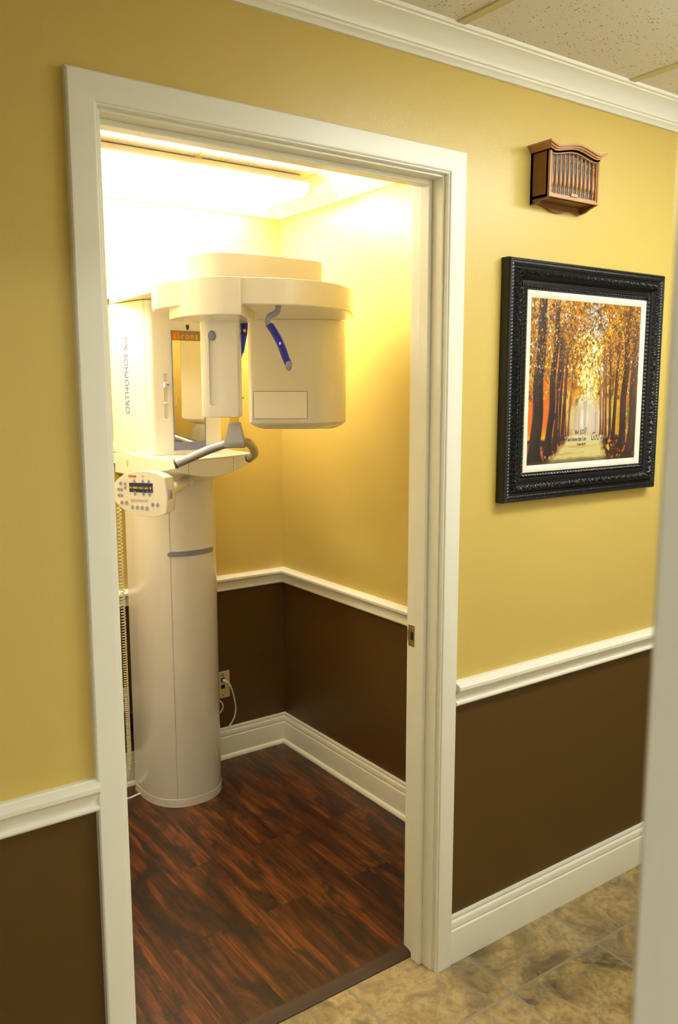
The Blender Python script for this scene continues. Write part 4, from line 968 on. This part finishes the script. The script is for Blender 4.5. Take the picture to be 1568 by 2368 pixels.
for ub, vb, du, w_ in ((.29, .69, .14, .006), (.30, .52, .14, .005), (.27, .49, .10, .004)):
    tt = np.clip((U - ub) / du, 0, 1); d = np.abs(V - (vb + .02 * np.sin(tt * 5))); img = lay(img, sst(w_ * (1 - .5 * tt) - d, 0, .004) * (U > ub) * (U < ub + du) * .85, (98, 72, 60))
# leaves in front of the trunks
img = dabs(img, 900, lambda u_, v_: math.exp(-((u_ - .40) / .16) ** 2 - ((v_ - .78) / .15) ** 2) + .6 * math.exp(-((u_ - .86) / .14) ** 2 - ((v_ - .80) / .2) ** 2), [(112, 70, 26), (150, 92, 30), (92, 60, 24), (188, 104, 34), (210, 132, 40)], 1.6, 5.5, .8)
img = dabs(img, 1800, lambda u_, v_: max(0, min(1, (v_ - .50) / .28)) * (1 - .9 * ctr(u_, v_)) * (.35 + .65 * (math.sin(u_ * 21 + v_ * 9) > -.1)), [(98, 68, 24), (140, 88, 26), (78, 58, 22), (176, 104, 30), (120, 92, 30)], 1.6, 4.6, .8)
img = dabs(img, 800, lambda u_, v_: max(0, min(1, (v_ - .42) / .25)) * (.3 + .7 * (math.sin(u_ * 27 - v_ * 13) > 0)), [(250, 200, 44), (236, 164, 36), (252, 226, 100), (226, 128, 34)], 1.2, 3.4, .85)
img = dabs(img, 130, lambda u_, v_: (v_ > .36) * (v_ < .62) * (u_ < .12 or .17 < u_ < .24), [(70, 62, 24), (90, 76, 28)], 1.5, 4.5, .8)
img = dabs(img, 160, lambda u_, v_: (v_ > .55) * .5, [(250, 250, 236), (222, 228, 244), (252, 244, 190)], 1.4, 4.0, .85)
img = np.clip(img * .88, 0, 255) / 255.0
linr = np.where(img <= .04045, img / 12.92, ((img + .055) / 1.055) ** 2.4)
xs_ = KX0 + U * (KX1 - KX0); zs_ = KZ0 + V * (KZ1 - KZ0)
verts = np.stack([xs_ - wpos(pf).x, np.full_like(xs_, -.0175), zs_ - wpos(pf).z], -1).reshape(-1, 3)
ii = (np.arange(NV - 1)[:, None] * NU + np.arange(NU - 1)[None]).reshape(-1)
faces = np.stack([ii, ii + 1, ii + 1 + NU, ii + NU], -1)
cm = bpy.data.meshes.new('print'); cm.from_pydata(verts.tolist(), [], faces.tolist())
at = cm.color_attributes.new('paint', 'FLOAT_COLOR', 'POINT')
at.data.foreach_set('color', np.concatenate([linr.reshape(-1, 3), np.ones((NU * NV, 1))], -1).astype(np.float32).reshape(-1))
pm = bpy.data.materials.new('painted_canvas'); pm.use_nodes = True; nt = pm.node_tree; b_ = nt.nodes['Principled BSDF']
an = nt.nodes.new('ShaderNodeAttribute'); an.attribute_name = 'paint'; nt.links.new(an.outputs['Color'], b_.inputs['Base Color']); b_.inputs['Roughness'].default_value = .55
cm.materials.append(pm)
cv = bpy.data.objects.new('print', cm); C.objects.link(cv); cv.parent = pf; cv['label'] = 'autumn avenue print with a verse'; POS[cv.name] = wpos(pf)
yt = -.0180; tx = M['darkgrey']
text('lettering', 'Be', .0165, (1.3035, yt, 1.4150), (1, 0, 0), UP, tx, cv, ext=.0001, sx=.85)
text('lettering', 'still', .0290, (1.3210, yt, 1.4135), (1, 0, 0), UP, tx, cv, ext=.0001, shear=.45, sx=.72, offset=-.0003)
text('lettering', 'and know that I am', .0165, (1.2740, yt, 1.3960), (1, 0, 0), UP, tx, cv, ext=.0001, sx=.60)
text('lettering', 'God', .0340, (1.3690, yt, 1.3955), (1, 0, 0), UP, tx, cv, ext=.0001, shear=.45, sx=.62, offset=-.0003)
text('lettering', 'Psalm 46:10', .0100, (1.3130, yt, 1.3835), (1, 0, 0), UP, tx, cv, ext=.0001, sx=.75)

# ---------------------------------------------------------------- world and camera
w = bpy.data.worlds.new('World'); bpy.context.scene.world = w; w.use_nodes = True
w.node_tree.nodes['Background'].inputs['Color'].default_value = (1.0, 0.95, 0.85, 1); w.node_tree.nodes['Background'].inputs['Strength'].default_value = 0.35
yaw, pitch, roll = 0.616674, -0.145825, -0.001136
f = Vector((math.sin(yaw) * math.cos(pitch), math.cos(yaw) * math.cos(pitch), math.sin(pitch)))
r = f.cross(UP).normalized(); u = r.cross(f)
r2 = r * math.cos(roll) + u * math.sin(roll); u2 = -r * math.sin(roll) + u * math.cos(roll)
cam = bpy.data.cameras.new('camera'); co = bpy.data.objects.new('camera', cam); C.objects.link(co)
co.matrix_world = Matrix(((r2.x, u2.x, -f.x, -0.558413), (r2.y, u2.y, -f.y, -1.525972), (r2.z, u2.z, -f.z, 1.538828), (0, 0, 0, 1)))
cam.sensor_fit = 'VERTICAL'; cam.sensor_height = 23.6; cam.sensor_width = 15.6; cam.lens = 1942.25 / 2368 * 23.6
cam.clip_start = 0.02; cam.dof.use_dof = True; cam.dof.focus_distance = 2.4; cam.dof.aperture_fstop = 4.0
sc = bpy.context.scene; sc.camera = co
sc.view_settings.view_transform = 'Standard'; sc.view_settings.look = 'None'; sc.view_settings.exposure = 0.0; sc.view_settings.gamma = 1.0
sc.cycles.max_bounces = 10; sc.cycles.diffuse_bounces = 6
